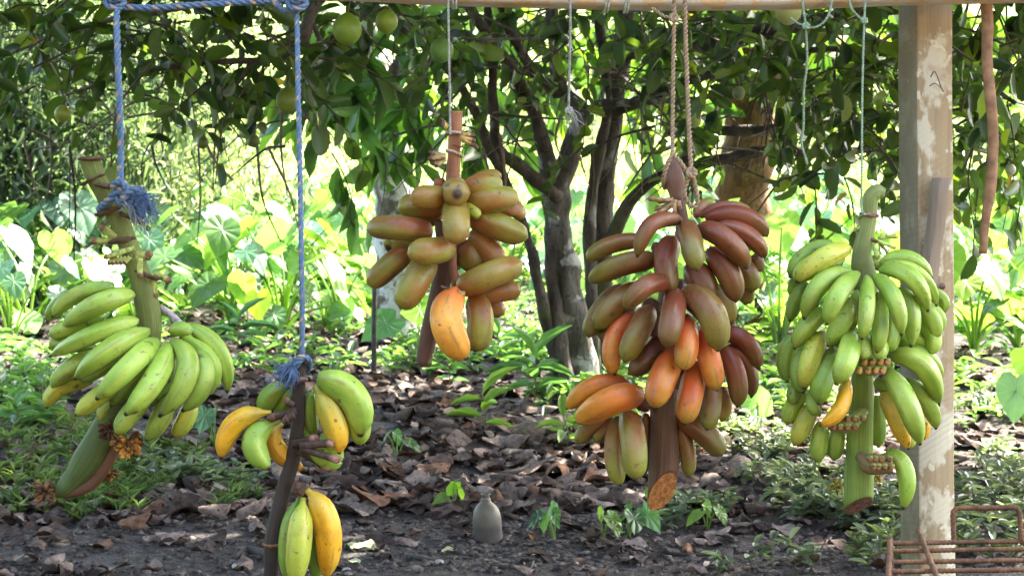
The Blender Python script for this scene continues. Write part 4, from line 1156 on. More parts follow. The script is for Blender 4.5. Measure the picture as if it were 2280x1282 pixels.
for (x, y, d, rx, ry, rd, n) in [(860, 140, 8.8, 110, 70, .5, 26), (930, 110, 8.6, 70, 80, .4, 18), (760, 190, 8.6, 70, 70, .4, 14), (850, 270, 8.7, 80, 70, .4, 20), (800, 330, 8.8, 60, 50, .3, 8), (940, 260, 8.8, 70, 60, .4, 10), (800, 60, 9.2, 120, 60, .6, 20), (1050, 260, 9.2, 90, 80, .4, 14), (1010, 120, 9.4, 120, 80, .5, 18)]:
    for k in range(n):
        if rng.random() < .62: continue
        g = np.clip(rng.normal(0, .6, 3), -1.3, 1.3)
        cl.twig(W(x + g[0] * rx, y + g[1] * ry, d + g[2] * rd), rdir(1, (0, -.1, .2))[0], rng.uniform(.2, .4), int(rng.integers(6, 10)), .24, .4, .003, .5, .9)
for k in range(200):
    x = rng.uniform(-2.0, 2.4); y = rng.uniform(8.6, 10.8); z = 1.85 + .075 * y + rng.random() * 1.8
    cl.twig((x, y, z + .1), rdir(1, (0, 0, 1.4))[0], .4, 8, .26, .4, .004, .6, .7)
cl.build('crown', LANCE, .34, (.045, .11, .04), (.10, .19, .05), LEAF_BIG, pt)

# ---- orange brown trunk at right
base = W(1662, 300, 11.0); ot = thing('tree', (base[0], base[1], gz(base[0], base[1])), 'thick orange brown trunk standing in the shade behind the tan cord and the red bunch', 'tree')
limb(ot, 0, [(1650, 300 + 4800 / 11 + 20, 11, 128), (1652, 600, 11, 118), (1658, 430, 11, 116), (1668, 300, 11, 108), (1676, 180, 11, 104), (1684, 40, 11, 98), (1690, -160, 11, 90)], BARK_ORANGE, 'trunk', 14, .2)
limb(ot, 0, [(1668, 200, 11, 40), (1600, 120, 11, 34), (1540, 20, 11, 28), (1500, -80, 11, 24)], BARK_DARK)
limb(ot, 0, [(1690, 100, 11, 40), (1790, 60, 11, 34), (1900, -30, 11, 28)], BARK_DARK)
ol = Crown()
for (x, y, d, rx, ry, rd, n) in [(1560, 100, 10.4, 180, 110, .7, 60), (1800, 120, 10.4, 220, 110, .8, 80), (2050, 120, 10.0, 180, 130, .8, 60), (2230, 200, 9.8, 130, 150, .7, 50), (1450, 180, 10.6, 120, 90, .5, 24), (1300, 60, 10.8, 160, 80, .6, 36), (1100, 60, 10.8, 160, 90, .6, 30), (1240, 200, 11, 160, 100, .5, 24), (1560, 250, 10.6, 100, 60, .4, 12), (2210, 380, 9.6, 110, 60, .5, 14)]:
    for k in range(int(n * .30)):
        g = np.clip(rng.normal(0, .55, 3), -1.3, 1.3)
        ol.twig(W(x + g[0] * rx, y + g[1] * ry, d + g[2] * rd), rdir(1, (0, 0, .1))[0], rng.uniform(.2, .45), int(rng.integers(6, 10)), .19, .4, .003, .7, .5)
for k in range(220):
    x = rng.uniform(-.3, 3.0); y = rng.uniform(8.4, 11.0); z = 1.75 + .075 * y + rng.random() * 2.0
    ol.twig((x, y, z + .1), rdir(1, (0, 0, 1.4))[0], .4, 8, .24, .4, .004, .7, .5)
ol.build('crown', OVAL, .48, (.03, .075, .018), (.085, .15, .03), LEAF_BIG, ot)

# ---- leafy tree added out of frame at left to shade that side
base = np.array([-5.6, 3.2, 0]); lt = thing('tree', (base[0], base[1], gz(base[0], base[1])), 'broad leafy tree added outside the left of the frame to block side light', 'tree')
mb = MB(); tube(mb, [base + np.array([0, 0, -.1]), base + np.array([.1, .1, 1.5]), base + np.array([0, .2, 3.4])], [.2, .16, .1], (1, 1, 1), 12, 6, .3); mb.build('trunk', BARK_DARK, lt)
ll = Crown()
for k in range(420):
    ll.twig((rng.uniform(-7.5, -3.6), rng.uniform(-2.0, 6.4), .4 + rng.random() * 4.2), rdir(1)[0], .5, 8, .28, .4, .004, .7, .5)
ll.build('crown', OVAL, .48, (.03, .07, .02), (.07, .13, .03), LEAF_BIG, lt)

# ---- house added behind the camera to keep low front light off the stall
hw_ = thing('shade_house', (0, -2.9, 0), 'dark timber house added behind the camera to block low front light', 'house')
mb = MB(); boxmb(mb, (0, -2.9, 2.3), 5.5, .08, 2.4, 0, .004, (0, 0), 2); mb.build('wall', BATTM, hw_)
mb = MB(); V = np.array([(-6, -1.9, 4.35), (6, -1.9, 4.35), (6, -4.2, 5.6), (-6, -4.2, 5.6)]); V = np.vstack([V, V - np.array([0, 0, .03])])
mb.add(V, [(0, 1, 2, 3), (7, 6, 5, 4), (0, 4, 5, 1), (1, 5, 6, 2), (2, 6, 7, 3), (3, 7, 4, 0)], (.2, .15, .12)); mb.build('roof', RUST, hw_)

# ---- bamboo clumps at the left
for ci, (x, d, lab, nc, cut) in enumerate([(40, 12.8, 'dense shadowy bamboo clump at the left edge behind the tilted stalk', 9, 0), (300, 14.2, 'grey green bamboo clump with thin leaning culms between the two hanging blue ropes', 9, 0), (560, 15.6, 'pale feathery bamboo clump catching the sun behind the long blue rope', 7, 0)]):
    base = W(x, 300, d); g0 = gz(base[0], base[1])
    bt = thing('bamboo_clump', (base[0], base[1], g0), lab, 'bamboo', 'bamboo clumps')
    P = []; A = []
    for k in range(nc):
        bx = base[0] + random.uniform(-.5, .5); by = base[1] + random.uniform(-.4, .4)
        lx = random.uniform(-.9, .9); ly = random.uniform(-1.0, .3); h = random.uniform(2.4, 3.6)
        pts = [np.array([bx + lx * t * t, by + ly * t * t, g0 - .05 + h * t * (1 - .12 * t)]) for t in np.linspace(0, 1, 6)]
        r = random.uniform(.008, .017)
        mb = MB(); tube(mb, pts, [r * (1 - .12 * i) for i in range(6)], random.choice([(.20, .22, .09), (.30, .30, .18), (.13, .17, .07), (.34, .31, .22)]), 7, 4); mb.build('culm', BARK_TWIG, bt)
        C, _ = catmull(pts, np.ones(6), 6)
        for q in range(26):
            c = C[int(rng.integers(5, len(C)))]
            d0 = rdir(1, (0, -.2, -.25))[0]
            for m in range(int(rng.integers(10, 18))):
                t = rng.random() * .8
                P.append(c + d0 * t + np.array([0, 0, -.25 * t * t]) + rng.normal(0, .07, 3)); A.append(norm(d0 * .5 + rng.normal(0, .5, 3) + np.array([0, 0, -.55])))
    # leafy skirt down to the ground
    ns = (7500, 3800, 2600)[ci]
    q = rng.normal(0, 1, (ns, 3)) * np.array([(.75, .5, .6), (1.0, .6, .65), (1.1, .7, .6)][ci]) + np.array([base[0], base[1], g0 + (1.35, 1.35, 1.2)[ci]])
    q = q[q[:, 2] > g0 + .05]
    P = np.vstack([np.array(P), q]); A = np.vstack([np.array(A), rdir(len(q), (0, 0, -.7), .8)])
    L = rng.uniform(.08, .2, len(P))
    ca, cb = [((.035, .06, .035), (.085, .125, .06)), ((.13, .17, .10), (.27, .31, .19)), ((.22, .26, .15), (.42, .45, .29))][ci]  # leaf colours run dark to pale, putting shade and sun into the clumps
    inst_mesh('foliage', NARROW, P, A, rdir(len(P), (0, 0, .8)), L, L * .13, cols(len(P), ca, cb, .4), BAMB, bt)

# ---- far thicket on the rising ground : reads as one mass
n = 12000
P = np.zeros((0, 3))
while len(P) < n:
    x = rng.uniform(-9, 10, 6000); y = rng.uniform(17, 27, 6000)
    g0 = np.array([gz(a, b) for a, b in zip(x, y)])
    hgt = np.array([.25 + 1.0 * max(0, mnoise.noise((a * .45, b * .3, 7.7)) - .05) for a, b in zip(x, y)])
    z = g0 + hgt * rng.random(6000) ** .6
    P = np.vstack([P, np.stack([x, y, z], 1)])
P = P[:n]
L = rng.uniform(.10, .26, n)
tag(inst_mesh('thicket', SIMPLE, P, rdir(n, (0, 0, -.1)), rdir(n, (0, -.2, .9), .8), L, L * .42, cols(n, (.20, .27, .11), (.38, .43, .22), .3), WEED), 'sunlit pale green scrub covering the slope behind the trees', 'scrub', kind='stuff')

# ================================================================== TARO
def taro_mesh(nl, hgt, seed, name):
    r = np.random.default_rng(seed)
    st_ = MB(); P = []; A = []; N = []; L = []
    for k in range(nl):
        a = r.uniform(0, 6.28); lean = r.uniform(.2, .75) * hgt; h = hgt * r.uniform(.25, 1.05)
        tip = np.array([math.cos(a) * lean, math.sin(a) * lean, h])
        tube(st_, [(0, 0, -.02), tip * np.array([.3, .3, .6]), tip], [.009, .007, .004], (.16, .26, .06), 5, 4, 0, 1, 0, False)
        down = r.uniform(.3, 1.3)
        P.append(tip); A.append(norm(np.array([math.cos(a), math.sin(a), -down]))); N.append(norm(np.array([math.cos(a) * down, math.sin(a) * down, 1.0]) + r.normal(0, .35, 3)))
        L.append(r.uniform(.15, .27) * (hgt / .6) ** .5)
    return P, A, N, np.array(L), st_


taros = []
protos = []
def colour(n, kind):
    return {'y': cols(n, (.11, .22, .045), (.20, .31, .07)), 'g': cols(n, (.055, .135, .05), (.11, .21, .07)), 'b': cols(n, (.06, .15, .10), (.10, .21, .13))}[kind]
tlabel = {'y': 'yellow green taro plant with heart shaped leaves in the sunlit patch behind the trees', 'g': 'mid green taro plant with heart shaped leaves in the patch behind the bunches', 'b': 'bluish green taro plant with heart shaped leaves in the patch behind the bunches'}
for v in range(9):
    kind = 'yyyggggbb'[v]
    P, A, N, L, stm = taro_mesh(int(random.randint(6, 9)), random.uniform(.42, .66), 40 + v, 'x')
    protos.append((kind, P, A, N, L, stm))
tcount = {}
def place_taro(x, y, s, v):
    g0 = gz(x, y)
    if v not in tcount:
        kind, P, A, N, L, stm = protos[v]
        o = inst_mesh('taro_plant', HEART, P, A, N, L, L * .95, colour(len(P), kind), TARO, None, (0, 0, 0), stm, True)
        tcount[v] = o
    else:
        o = tcount[v].copy(); COL.objects.link(o)
    o.location = (x, y, g0); o.scale = (s, s, s); o.rotation_euler = (0, 0, random.uniform(0, 6.28))
    tag(o, tlabel[protos[v][0]], 'taro plant', 'taro plants behind the trees')
def scatter(n, fn, mind=.0):
    out = []; tries = 0
    while len(out) < n and tries < n * 60:
        tries += 1
        q = fn()
        if q is None: continue
        if all((q[0] - a) ** 2 + (q[1] - b) ** 2 > mind * mind for a, b in out): out.append(q)
    return out
def tz():
    y = random.uniform(9.6, 19.0); x = random.uniform(-.34, .34) * y
    px = 1140 + F * x / y
    front = 10.3 if px < 900 else (12.6 if px < 1300 else 10.2)
    if px > 1650: front = 9.4
    return None if y < front else (x, y)
for (x, y) in scatter(298, tz, .22):
    v = random.choice((0, 1, 2)) if x > .21 * y else random.choice((0, 1, 2, 7, 3, 4, 5, 8)) if y > 14 or x > 1.2 else random.choice((0, 1, 3, 4, 5, 6, 7, 8, 7, 8))  # far right gets yellow plants alone, their colour standing in for bright glow
    place_taro(x, y, random.uniform(.8, 1.25), v)
# big leaves close to the post
def one_taro(px, py, d, leaves, lab, name='taro_plant', hgt=None):
    """leaves: (px,py,d,size_px, along(x,z tilt), facing)"""
    x, y, _ = W(px, 300, d); g0 = gz(x, y)
    root = thing(name, (x, y, g0), lab, 'taro plant')
    for (lx, ly, ld, sz, al, nr, c) in leaves:
        p = W(lx, ly, ld); s = sz * ld / F
        mb = MB(); b0 = np.array([x, y, g0 - .02]); m = b0 * .4 + p * .6 + np.array([0, 0, .12 * np.linalg.norm(p - b0)])
        tube(mb, [b0, m, p], [.006, .005, .0035], (.20, .30, .08), 6, 5); mb.build('leaf_stalk', WEED, root)
        inst_mesh('leaf', HEART, [p], [al], [nr], [s], [s * .98], [c], TARO, root, None, None, True)
one_taro(2300, 900, 6.3, [(2262, 868, 6.1, 96, (-.15, -.3, -1), (-.25, -1, .25), (.09, .19, .13)), (2290, 800, 6.4, 90, (.5, -.2, -.8), (-.2, -.8, .6), (.18, .33, .05))], 'taro plant with a large bluish round leaf beside the post at the right edge')
one_taro(560, 760, 10.2, [(575, 668, 10.2, 66, (.1, -.6, -1), (0, -1, .5), (.30, .42, .05)), (540, 630, 10.4, 74, (-.2, .3, -.9), (0, -1, .5), (.16, .30, .05)), (610, 700, 10.2, 60, (.4, -.5, -.5), (0, -.6, .9), (.07, .17, .06))], 'taro plant with a bright yellow heart leaf left of the long blue rope')
one_taro(930, 760, 9.6, [(935, 690, 9.5, 92, (.9, -.4, -.3), (0, -.7, .8), (.14, .30, .03)), (860, 720, 9.6, 90, (-.7, -.4, -.4), (0, -.8, .8), (.06, .17, .08))], 'taro plant with a vivid green leaf showing behind the stalk of the sparse bunch')
one_taro(1700, 960, 7.6, [(1685, 895, 7.6, 78, (.5, -.3, -.9), (-.5, -1, .4), (.10, .22, .10)), (1660, 940, 7.7, 56, (-.5, -.3, -.7), (0, -.7, .8), (.16, .32, .04))], 'taro seedling with a narrow grey green leaf between the red and the green bunch')

# ================================================================== GROUND PLANTS
def seedling(px, py, kind, h_px, lab, c, nl=None, lw=.3):
    if kind == 'heart': h_px *= 1.0; c = tuple(q * .8 for q in c)
    x, y = G(px, py); d = y; g0 = gz(x, y); h = h_px * d / F
    root = thing('seedling', (x, y, g0), lab, 'seedling', 'seedlings among the leaf litter')
    mb = MB()
    rr = np.random.default_rng(int(px * 7 + py))
    top = np.array([x + rr.normal(0, .02), y, g0 + h * .8])
    if kind == 'heart':
        nl = nl or 3
        for k in range(nl):
            a = rr.uniform(0, 6.28) if k else 1.6
            p = np.array([x + math.cos(a) * h * .45, y + math.sin(a) * h * .3 - .02, g0 + h * rr.uniform(.55, 1.0)])
            tube(mb, [(x, y, g0 - .01), ((x + p[0]) / 2, (y + p[1]) / 2, g0 + h * .6), p], [.003, .0026, .002], (.18, .28, .08), 5, 4)
            s = h * rr.uniform(.44, .78)
            inst_mesh('leaf', HEART, [p], [(math.cos(a) + rr.normal(0, .3), math.sin(a) * .5 - .3, -rr.uniform(.2, 1.3))], [(math.cos(a) * .5 + rr.normal(0, .4), -rr.uniform(.2, .9), .7)], [s], [s * .85], [np.array(c) * rr.uniform(.8, 1.25)], TARO, root, None, None, True)
    else:
        tube(mb, [(x, y, g0 - .01), (x + .005, y, g0 + h * .45), top], [.003, .0027, .002], (.10, .12, .05), 5, 4)
        n = nl or 8
        P = []; A = []; N = []
        for k in range(n):
            a = 2.4 * k + rr.uniform(-.3, .3); t = .35 + .65 * k / max(1, n - 1)
            P.append(np.array([x, y, g0]) * (1 - t) + top * t); A.append(np.array([math.cos(a), math.sin(a) * .7, .15 + .9 * (t > .9) + rr.uniform(-.2, .3)])); N.append(np.array([-.3 * math.cos(a), -.3, 1.0]))
        L = h * rr.uniform(.5, .8, n)
        for k in range(n):
            inst_mesh('leaf', LANCE, [P[k]], [A[k]], [N[k]], [L[k]], [L[k] * lw], [np.array(c) * rr.uniform(.75, 1.3)], WEED, root, None, None, True)
    mb.build('stem', WEED, root)


YG = (.15, .28, .05); MG = (.07, .17, .06); BG = (.06, .15, .10)
for s_ in [(1078, 990, 'whorl', 130, 'slim seedling with one upright pale leaf in the leaf litter below the sparse bunch', YG, 6, .26),
           (1190, 905, 'whorl', 150, 'tall seedling with long pointed leaves at the foot of the tree stems', MG, 9, .27),
           (1330, 985, 'whorl', 130, 'bushy sunlit seedling left of the lowest orange bananas', YG, 10, .4),
           (1262, 1000, 'whorl', 90, 'low pale leaved seedling left of the sunlit bushy one, near the root', YG, 7, .36),
           (1010, 1125, 'heart', 60, 'small bright heart leaved seedling left of the half buried bottle', YG, 3, .3),
           (1235, 1190, 'heart', 84, 'three leaved taro seedling right of the half buried bottle', MG, 5, .3),
           (1340, 1190, 'heart', 70, 'light green heart leaved seedling left of the seedling under the cut stalk', YG, 3, .3),
           (1398, 1185, 'heart', 96, 'taller heart leaved seedling just left below the cut end of the thick brown stalk', MG, 3, .3),
           (884, 1022, 'heart', 66, 'small heart leaved seedling right of the small ripe bunch', MG, 3, .3),
           (478, 990, 'heart', 92, 'bluish heart leaved seedling between the two left bunches', BG, 3, .3),
           (40, 960, 'whorl', 80, 'leafy seedling at the left edge below the pale green bunch', MG, 9, .45),
           (528, 800, 'whorl', 120, 'tuft of upright bluish blades right of the pale green bunch', BG, 9, .1),
           (740, 900, 'whorl', 60, 'short seedling behind the small ripe bunch', BG, 7, .4),
           (1110, 830, 'whorl', 110, 'broad leaved seedling under the hanging orange banana', MG, 8, .34),
           (1000, 860, 'whorl', 80, 'low seedling below the withered stalk end', MG, 8, .32),
           (1450, 1120, 'heart', 50, 'small bright seedling left of the thick cut stalk end', YG, 3, .3),
           (1575, 1170, 'heart', 60, 'bright green seedling right of the thick cut stalk end', YG, 3, .3)]:
    seedling(*s_)


def stuff_plants(name, n, regions, hgt, leaf, ratio, tpl, ca, cb, mat, lab, nl=(4, 8), up=.6, cat='ground cover'):
    P = []; A = []; N = []; L = []; stm = MB()
    tot = sum(r[-1] for r in regions)
    for (x0, x1, y0, y1, w) in regions:
        for k in range(int(n * w / tot)):
            px = random.uniform(x0, x1); d0 = H * F / (y0 - Y0); d1 = H * F / (y1 - Y0)
            d = random.uniform(d1, d0); x = d * (px - 1140) / F; y = d
            if mnoise.noise((x * 2.2, y * 2.2, 11.0 + len(name))) < (.02 if name == 'ground_cover' else -.18): continue
            g0 = gz(x, y); h = hgt * random.uniform(.4, 1.2)
            tip = np.array([x + random.gauss(0, .25) * h, y + random.gauss(0, .25) * h, g0 + h])
            if h > .03: tube(stm, [(x, y, g0 - .005), tip], [.0018, .001], (.08, .10, .04), 3, 1, 0, 1, 0, False)
            for q in range(random.randint(*nl)):
                t = random.uniform(.2, 1); a = random.uniform(0, 6.28)
                P.append(np.array([x, y, g0]) * (1 - t) + tip * t); A.append((math.cos(a), math.sin(a), random.gauss(up, .35))); N.append((-.4 * math.cos(a), -.4 * math.sin(a), 1)); L.append(leaf * random.uniform(.6, 1.25))
    L = np.array(L)
    o = inst_mesh(name, tpl, P, A, N, L, L * ratio, cols(len(L), ca, cb, .3), mat, None, (0, 0, 0), stm)
    tag(o, lab, cat, kind='stuff'); return o


stuff_plants('grass', 520, [(-60, 470, 1000, 1130, 2.2), (150, 560, 1080, 1150, 1.2), (0, 250, 930, 1010, .6), (1900, 2350, 1190, 1270, .25)], .04, .06, .11, NARROW, (.075, .13, .05), (.15, .22, .10), WEED, 'short pale green grass on the soil at lower left', (5, 9), .9, 'grass')
stuff_plants('ground_cover', 1250, [(1480, 2020, 960, 1210, 4), (2110, 2400, 900, 1200, 2.2), (1560, 2300, 1190, 1280, .5), (180, 620, 1020, 1130, .8)], .075, .046, .44, OVAL, (.075, .115, .08), (.18, .23, .17), WEED, 'low grey green leafy ground cover on the soil at lower right', (6, 10), .35)
stuff_plants('weeds', 1000, [(-80, 520, 700, 900, 1.2), (420, 820, 690, 850, .8), (820, 1230, 690, 840, 1.8), (1150, 1520, 800, 930, 1.2), (1560, 2900, 760, 960, 3.2), (0, 120, 860, 960, .5)], .13, .085, .30, LANCE, (.05, .13, .05), (.13, .25, .07), WEED, 'leafy weeds growing between the leaf litter and the taro patch', (5, 9), .3)
stuff_plants('meadow', 1500, [(-200, 2500, 555, 670, 3), (1500, 2500, 600, 740, 1.0), (-200, 2500, 520, 570, 1)], .26, .15, .30, LANCE, (.08, .17, .04), (.20, .32, .08), WEED, 'bright mixed undergrowth around the taro plants', (6, 10), .4, 'undergrowth')

stuff_plants('undergrowth', 1700, [(-200, 900, 560, 690, 2), (-200, 860, 640, 735, .35), (1560, 2900, 700, 800, .25), (900, 1500, 560, 640, .8), (1500, 2900, 560, 760, 2)], .40, .12, .95, HEART, (.06, .14, .055), (.16, .27, .08), TARO, 'small heart leaved undergrowth filling the gaps between the taro plants', (3, 6), -.5, 'undergrowth')

# ================================================================== LEAF LITTER
DC = [(.148, .114, .097), (.088, .066, .056), (.205, .162, .138), (.058, .042, .035), (.15, .085, .056), (.25, .205, .175)]
def litter_pos(n, regs):
    out = []; tot = sum(r[-1] for r in regs)
    for (x0, x1, y0, y1, w) in regs:
        for k in range(int(n * w / tot)):
            d = random.uniform(H * F / (y1 - Y0), H * F / (y0 - Y0)); px = random.uniform(x0, x1)
            out.append((d * (px - 1140) / F, d))
    return out
regs = [(350, 1350, 700, 1000, 6), (-80, 700, 720, 1000, 3), (640, 1420, 980, 1130, 2.6), (1400, 2900, 780, 1000, 4), (-60, 640, 1000, 1160, 1.2), (-60, 2340, 1100, 1282, 1.0), (1450, 2300, 980, 1200, 1.2)]
pos = litter_pos(4800, regs)
byv = {v: [] for v in range(16)}
for p in pos: byv[random.randrange(16)].append(p)
lit = MB()
for v, lst in byv.items():
    tv, tf = DRY[v]
    for (x, y) in lst:
        L = random.uniform(.045, .118) if y > 5.6 else random.uniform(.03, .09)
        a = random.uniform(0, 6.28); tx = random.gauss(0, .2); ty = random.gauss(0, .2)
        ca, sa = math.cos(a), math.sin(a)
        Vv = tv * L; Vv = Vv * np.array([random.uniform(.8, 1.3), 1, 1])
        z = Vv[:, 2] * math.cos(tx) + Vv[:, 1] * math.sin(tx) + Vv[:, 0] * math.sin(ty)
        X = Vv[:, 0] * ca - Vv[:, 1] * sa; Y = Vv[:, 0] * sa + Vv[:, 1] * ca
        z = z - z.min() * .75
        c = np.array(random.choice(DC[:4] * 3 + DC)) * random.uniform(.65, 1.25)
        lit.add(np.stack([X + x, Y + y, z + gz(x, y) - .002], 1), tf, c)
tag(lit.build('leaf_litter', DRYM), 'brown and grey dry leaves littering the dark soil', 'leaf litter', kind='stuff')
# crumbs and clods of soil
cl_ = MB()
OCT = np.array([(1, 0, 0), (-1, 0, 0), (0, 1, 0), (0, -1, 0), (0, 0, 1), (0, 0, -1), (.6, .6, .5), (-.6, .6, .5), (-.6, -.6, .5), (.6, -.6, .5)], float)
OF = [(4, 6, 7), (4, 7, 8), (4, 8, 9), (4, 9, 6), (0, 6, 9), (2, 7, 6), (1, 8, 7), (3, 9, 8), (0, 2, 6), (2, 1, 7), (1, 3, 8), (3, 0, 9)]
for (x, y) in litter_pos(15000, [(-80, 2360, 1090, 1285, 3), (-80, 2360, 980, 1100, 1.0), (1000, 1500, 1050, 1240, .6)]):
    r = .0022 + .009 * random.random() ** 4
    Vv = OCT * r * (1 + .3 * rng.normal(0, 1, (10, 1))) * np.array([1.3, 1.1, .8])
    cl_.add(Vv + np.array([x, y, gz(x, y) + r * .2]), OF, np.array((.105, .09, .08)) * random.uniform(.35, 1.5))
tag(cl_.build('soil_clods', DRYM), 'dark crumbs and clods of bare soil along the bottom', 'soil', kind='stuff')
# large single dry leaves one can pick out
LV = [(1140, 1010, .2), (820, 1130, .19), (880, 1115, .16), (930, 1090, .15), (430, 1140, .2), (470, 1125, .14), (500, 1090, .13), (1000, 1140, .15), (1240, 1060, .2), (1200, 1050, .17), (1330, 1070, .15), (780, 1140, .16), (300, 1170, .14), (120, 1190, .16), (90, 1090, .14), (380, 1200, .12), (560, 1160, .13), (1090, 1010, .17), (960, 1050, .18), (870, 1060, .14), (1290, 1030, .14), (600, 1010, .13), (720, 1090, .14), (250, 1270, .14), (640, 1180, .1), (1420, 1240, .08), (1550, 1270, .09), (990, 1000, .16), (900, 960, .2), (840, 920, .22), (1020, 940, .18), (950, 910, .2), (1180, 1000, .15), (1120, 960, .16), (60, 1240, .12), (20, 1060, .16), (1760, 950, .18), (1650, 1040, .14), (2180, 850, .3), (1360, 1000, .16)]
spec = {(2180, 850): 'large brown dry leaf lying behind the post at the right edge', (470, 1125): 'large curled brown leaf standing open on the soil left of the black stalk', (820, 1130): 'large folded grey brown leaf right of the black stalk'}
for k, (px, py, L) in enumerate(LV):
    L *= .78
    x, y = G(px, py); tv, tf = DRY[(k * 5) % 16]
    a = random.uniform(0, 6.28); tx = random.gauss(.08, .2)
    V = tv * L * np.array([1.15, 1, 1.1]); z = V[:, 2] * math.cos(tx) + V[:, 1] * math.sin(tx)
    X = V[:, 0] * math.cos(a) - V[:, 1] * math.sin(a); Y = V[:, 0] * math.sin(a) + V[:, 1] * math.cos(a)
    mb = MB(); mb.add(np.stack([X + x, Y + y, z - z.min() + gz(x, y) + .004], 1), tf, np.array(random.choice(DC[:3] + [DC[4]])) * random.uniform(.9, 1.3))
    o = mb.build('dry_leaf', DRYM, loc=(x, y, gz(x, y)))
    tag(o, spec.get((px, py), 'curled brown dry leaf lying on the dark soil among the leaf litter'), 'dry leaf', 'large dry leaves on the soil')
# green and yellow fallen leaves
for (px, py, L, c, lab) in [(800, 1220, .10, (.36, .40, .22), 'pale green fallen leaf lying right of the yellow bananas at the bottom'), (1155, 1090, .06, (.34, .38, .16), 'small yellow green fallen leaf right of the bottle'), (1000, 1215, .05, (.40, .40, .22), 'thin pale yellow leaf in front of the bottle'), (790, 1258, .045, (.42, .44, .26), 'round pale leaf at the bottom edge near the ripe bananas'), (495, 1085, .12, (.42, .24, .12), 'light tan fallen leaf standing on edge left of the black stalk'), (1590, 1250, .06, (.45, .38, .33), 'pale tan leaf fragment on the bare soil at the bottom right of centre')]:
    x, y = G(px, py); tv, tf = DRY[3]; a = random.uniform(0, 6.28)
    V = tv * L; X = V[:, 0] * math.cos(a) - V[:, 1] * math.sin(a); Y = V[:, 0] * math.sin(a) + V[:, 1] * math.cos(a)
    mb = MB(); mb.add(np.stack([X + x, Y + y, V[:, 2] + gz(x, y) + .003], 1), tf, c); tag(mb.build('fallen_leaf', DRYM, loc=(x, y, gz(x, y))), lab, 'fallen leaf', 'pale fallen leaves')
# pebbles
for (px, py, r, lab) in [(528, 1262, 11, 'larger of two pale pebbles on the soil left of the black stalk'), (552, 1266, 8, 'smaller of two pale pebbles on the soil left of the black stalk'), (978, 1258, 9, 'pale pebble on the bare soil at the bottom below the bottle'), (772, 1276, 9, 'whitish pebble at the bottom edge right of the yellow bananas')]:
    x, y = G(px, py); R = r * y / F; mb = MB(); ball(mb, (x, y, gz(x, y) + R * .4), R, (.40, .37, .33), 12, 8, .05, (1.15, 1, .7)); tag(mb.build('pebble', DRYM, loc=(x, y, gz(x, y))), lab, 'pebble', 'pebbles')

# roots, sticks, stake
def ground_stick(pts, ws, col, name, lab, cat, grp=None, lift=.0, mat=None):
    P = []; R = []
    for (px, py), w in zip(pts, ws):
        x, y = G(px, py); r = .5 * w * y / F; P.append((x, y, gz(x, y) + r * .5 + lift)); R.append(r)
    mb = MB(); tube(mb, P, R, col, 10, 6, .4); tag(mb.build(name, mat or BARK_TWIG, loc=P[0]), lab, cat, grp)
ground_stick([(1260, 960), (1215, 975), (1170, 990), (1110, 1000)], [52, 44, 36, 16], (.05, .045, .035), 'root', 'dark humped root running left from the foot of the tree stems', 'root', None, .01, BARK_DARK)
ground_stick([(1500, 1165), (1560, 1150), (1640, 1135)], [26, 30, 26], (.07, .055, .05), 'log', 'short dark rotten log half sunk in the soil under the red bunch', 'log')
ground_stick([(640, 1260), (560, 1225), (520, 1240)], [16, 22, 12], (.05, .04, .035), 'stick', 'dark stick on the soil left of the black stalk', 'stick', 'sticks on the ground')
ground_stick([(470, 1055), (560, 1050), (690, 1040)], [16, 20, 12], (.035, .03, .028), 'stick', 'long dark stick lying behind the small ripe bunch', 'stick', 'sticks on the ground')
ground_stick([(915, 1240), (960, 1252), (985, 1262)], [10, 10, 6], (.06, .05, .04), 'stick', 'short stick on the bare soil below the bottle', 'stick', 'sticks on the ground')
ground_stick([(1440, 1215), (1560, 1222), (1700, 1226)], [8, 9, 6], (.045, .035, .03), 'stick', 'thin straight stick on the soil below the red bunch', 'stick', 'sticks on the ground')
ground_stick([(0, 905), (80, 890), (170, 878)], [10, 10, 6], (.20, .16, .13), 'stick', 'pale dry stick at the left edge behind the grass', 'stick', 'sticks on the ground')
ground_stick([(720, 1115), (790, 1120), (830, 1118)], [12, 14, 10], (.06, .05, .05), 'stick', 'dark stick among the leaves right of the small ripe bunch', 'stick', 'sticks on the ground')
x, y = G(1115, 1040)
mb = MB(); tube(mb, [(x + .08 * math.cos(a) + .01 * k, y + .1 * math.sin(a), gz(x, y) + .02 + .03 * math.sin(a * .5)) for k, a in enumerate(np.linspace(-1.9, 3.2, 12))], [.009] * 11 + [.004], (.12, .10, .085), 8, 5, .3)
tag(mb.build('vine_coil', BARK_TWIG, loc=(x, y, gz(x, y))), 'grey looped piece of vine lying among the dry leaves above the bottle', 'vine')
x, y = G(832, 835); g0 = gz(x, y)
mb = MB(); tube(mb, [(x, y, g0 - .05), (x + .002, y, g0 + .22), (x + .004, y + .01, g0 + .46)], [.014, .013, .012], (.06, .055, .05), 10, 4, .15)
tag(mb.build('stake', BARK_TWIG, loc=(x, y, g0)), 'thin dark upright stake in the ground below the left of the sparse bunch', 'stake')

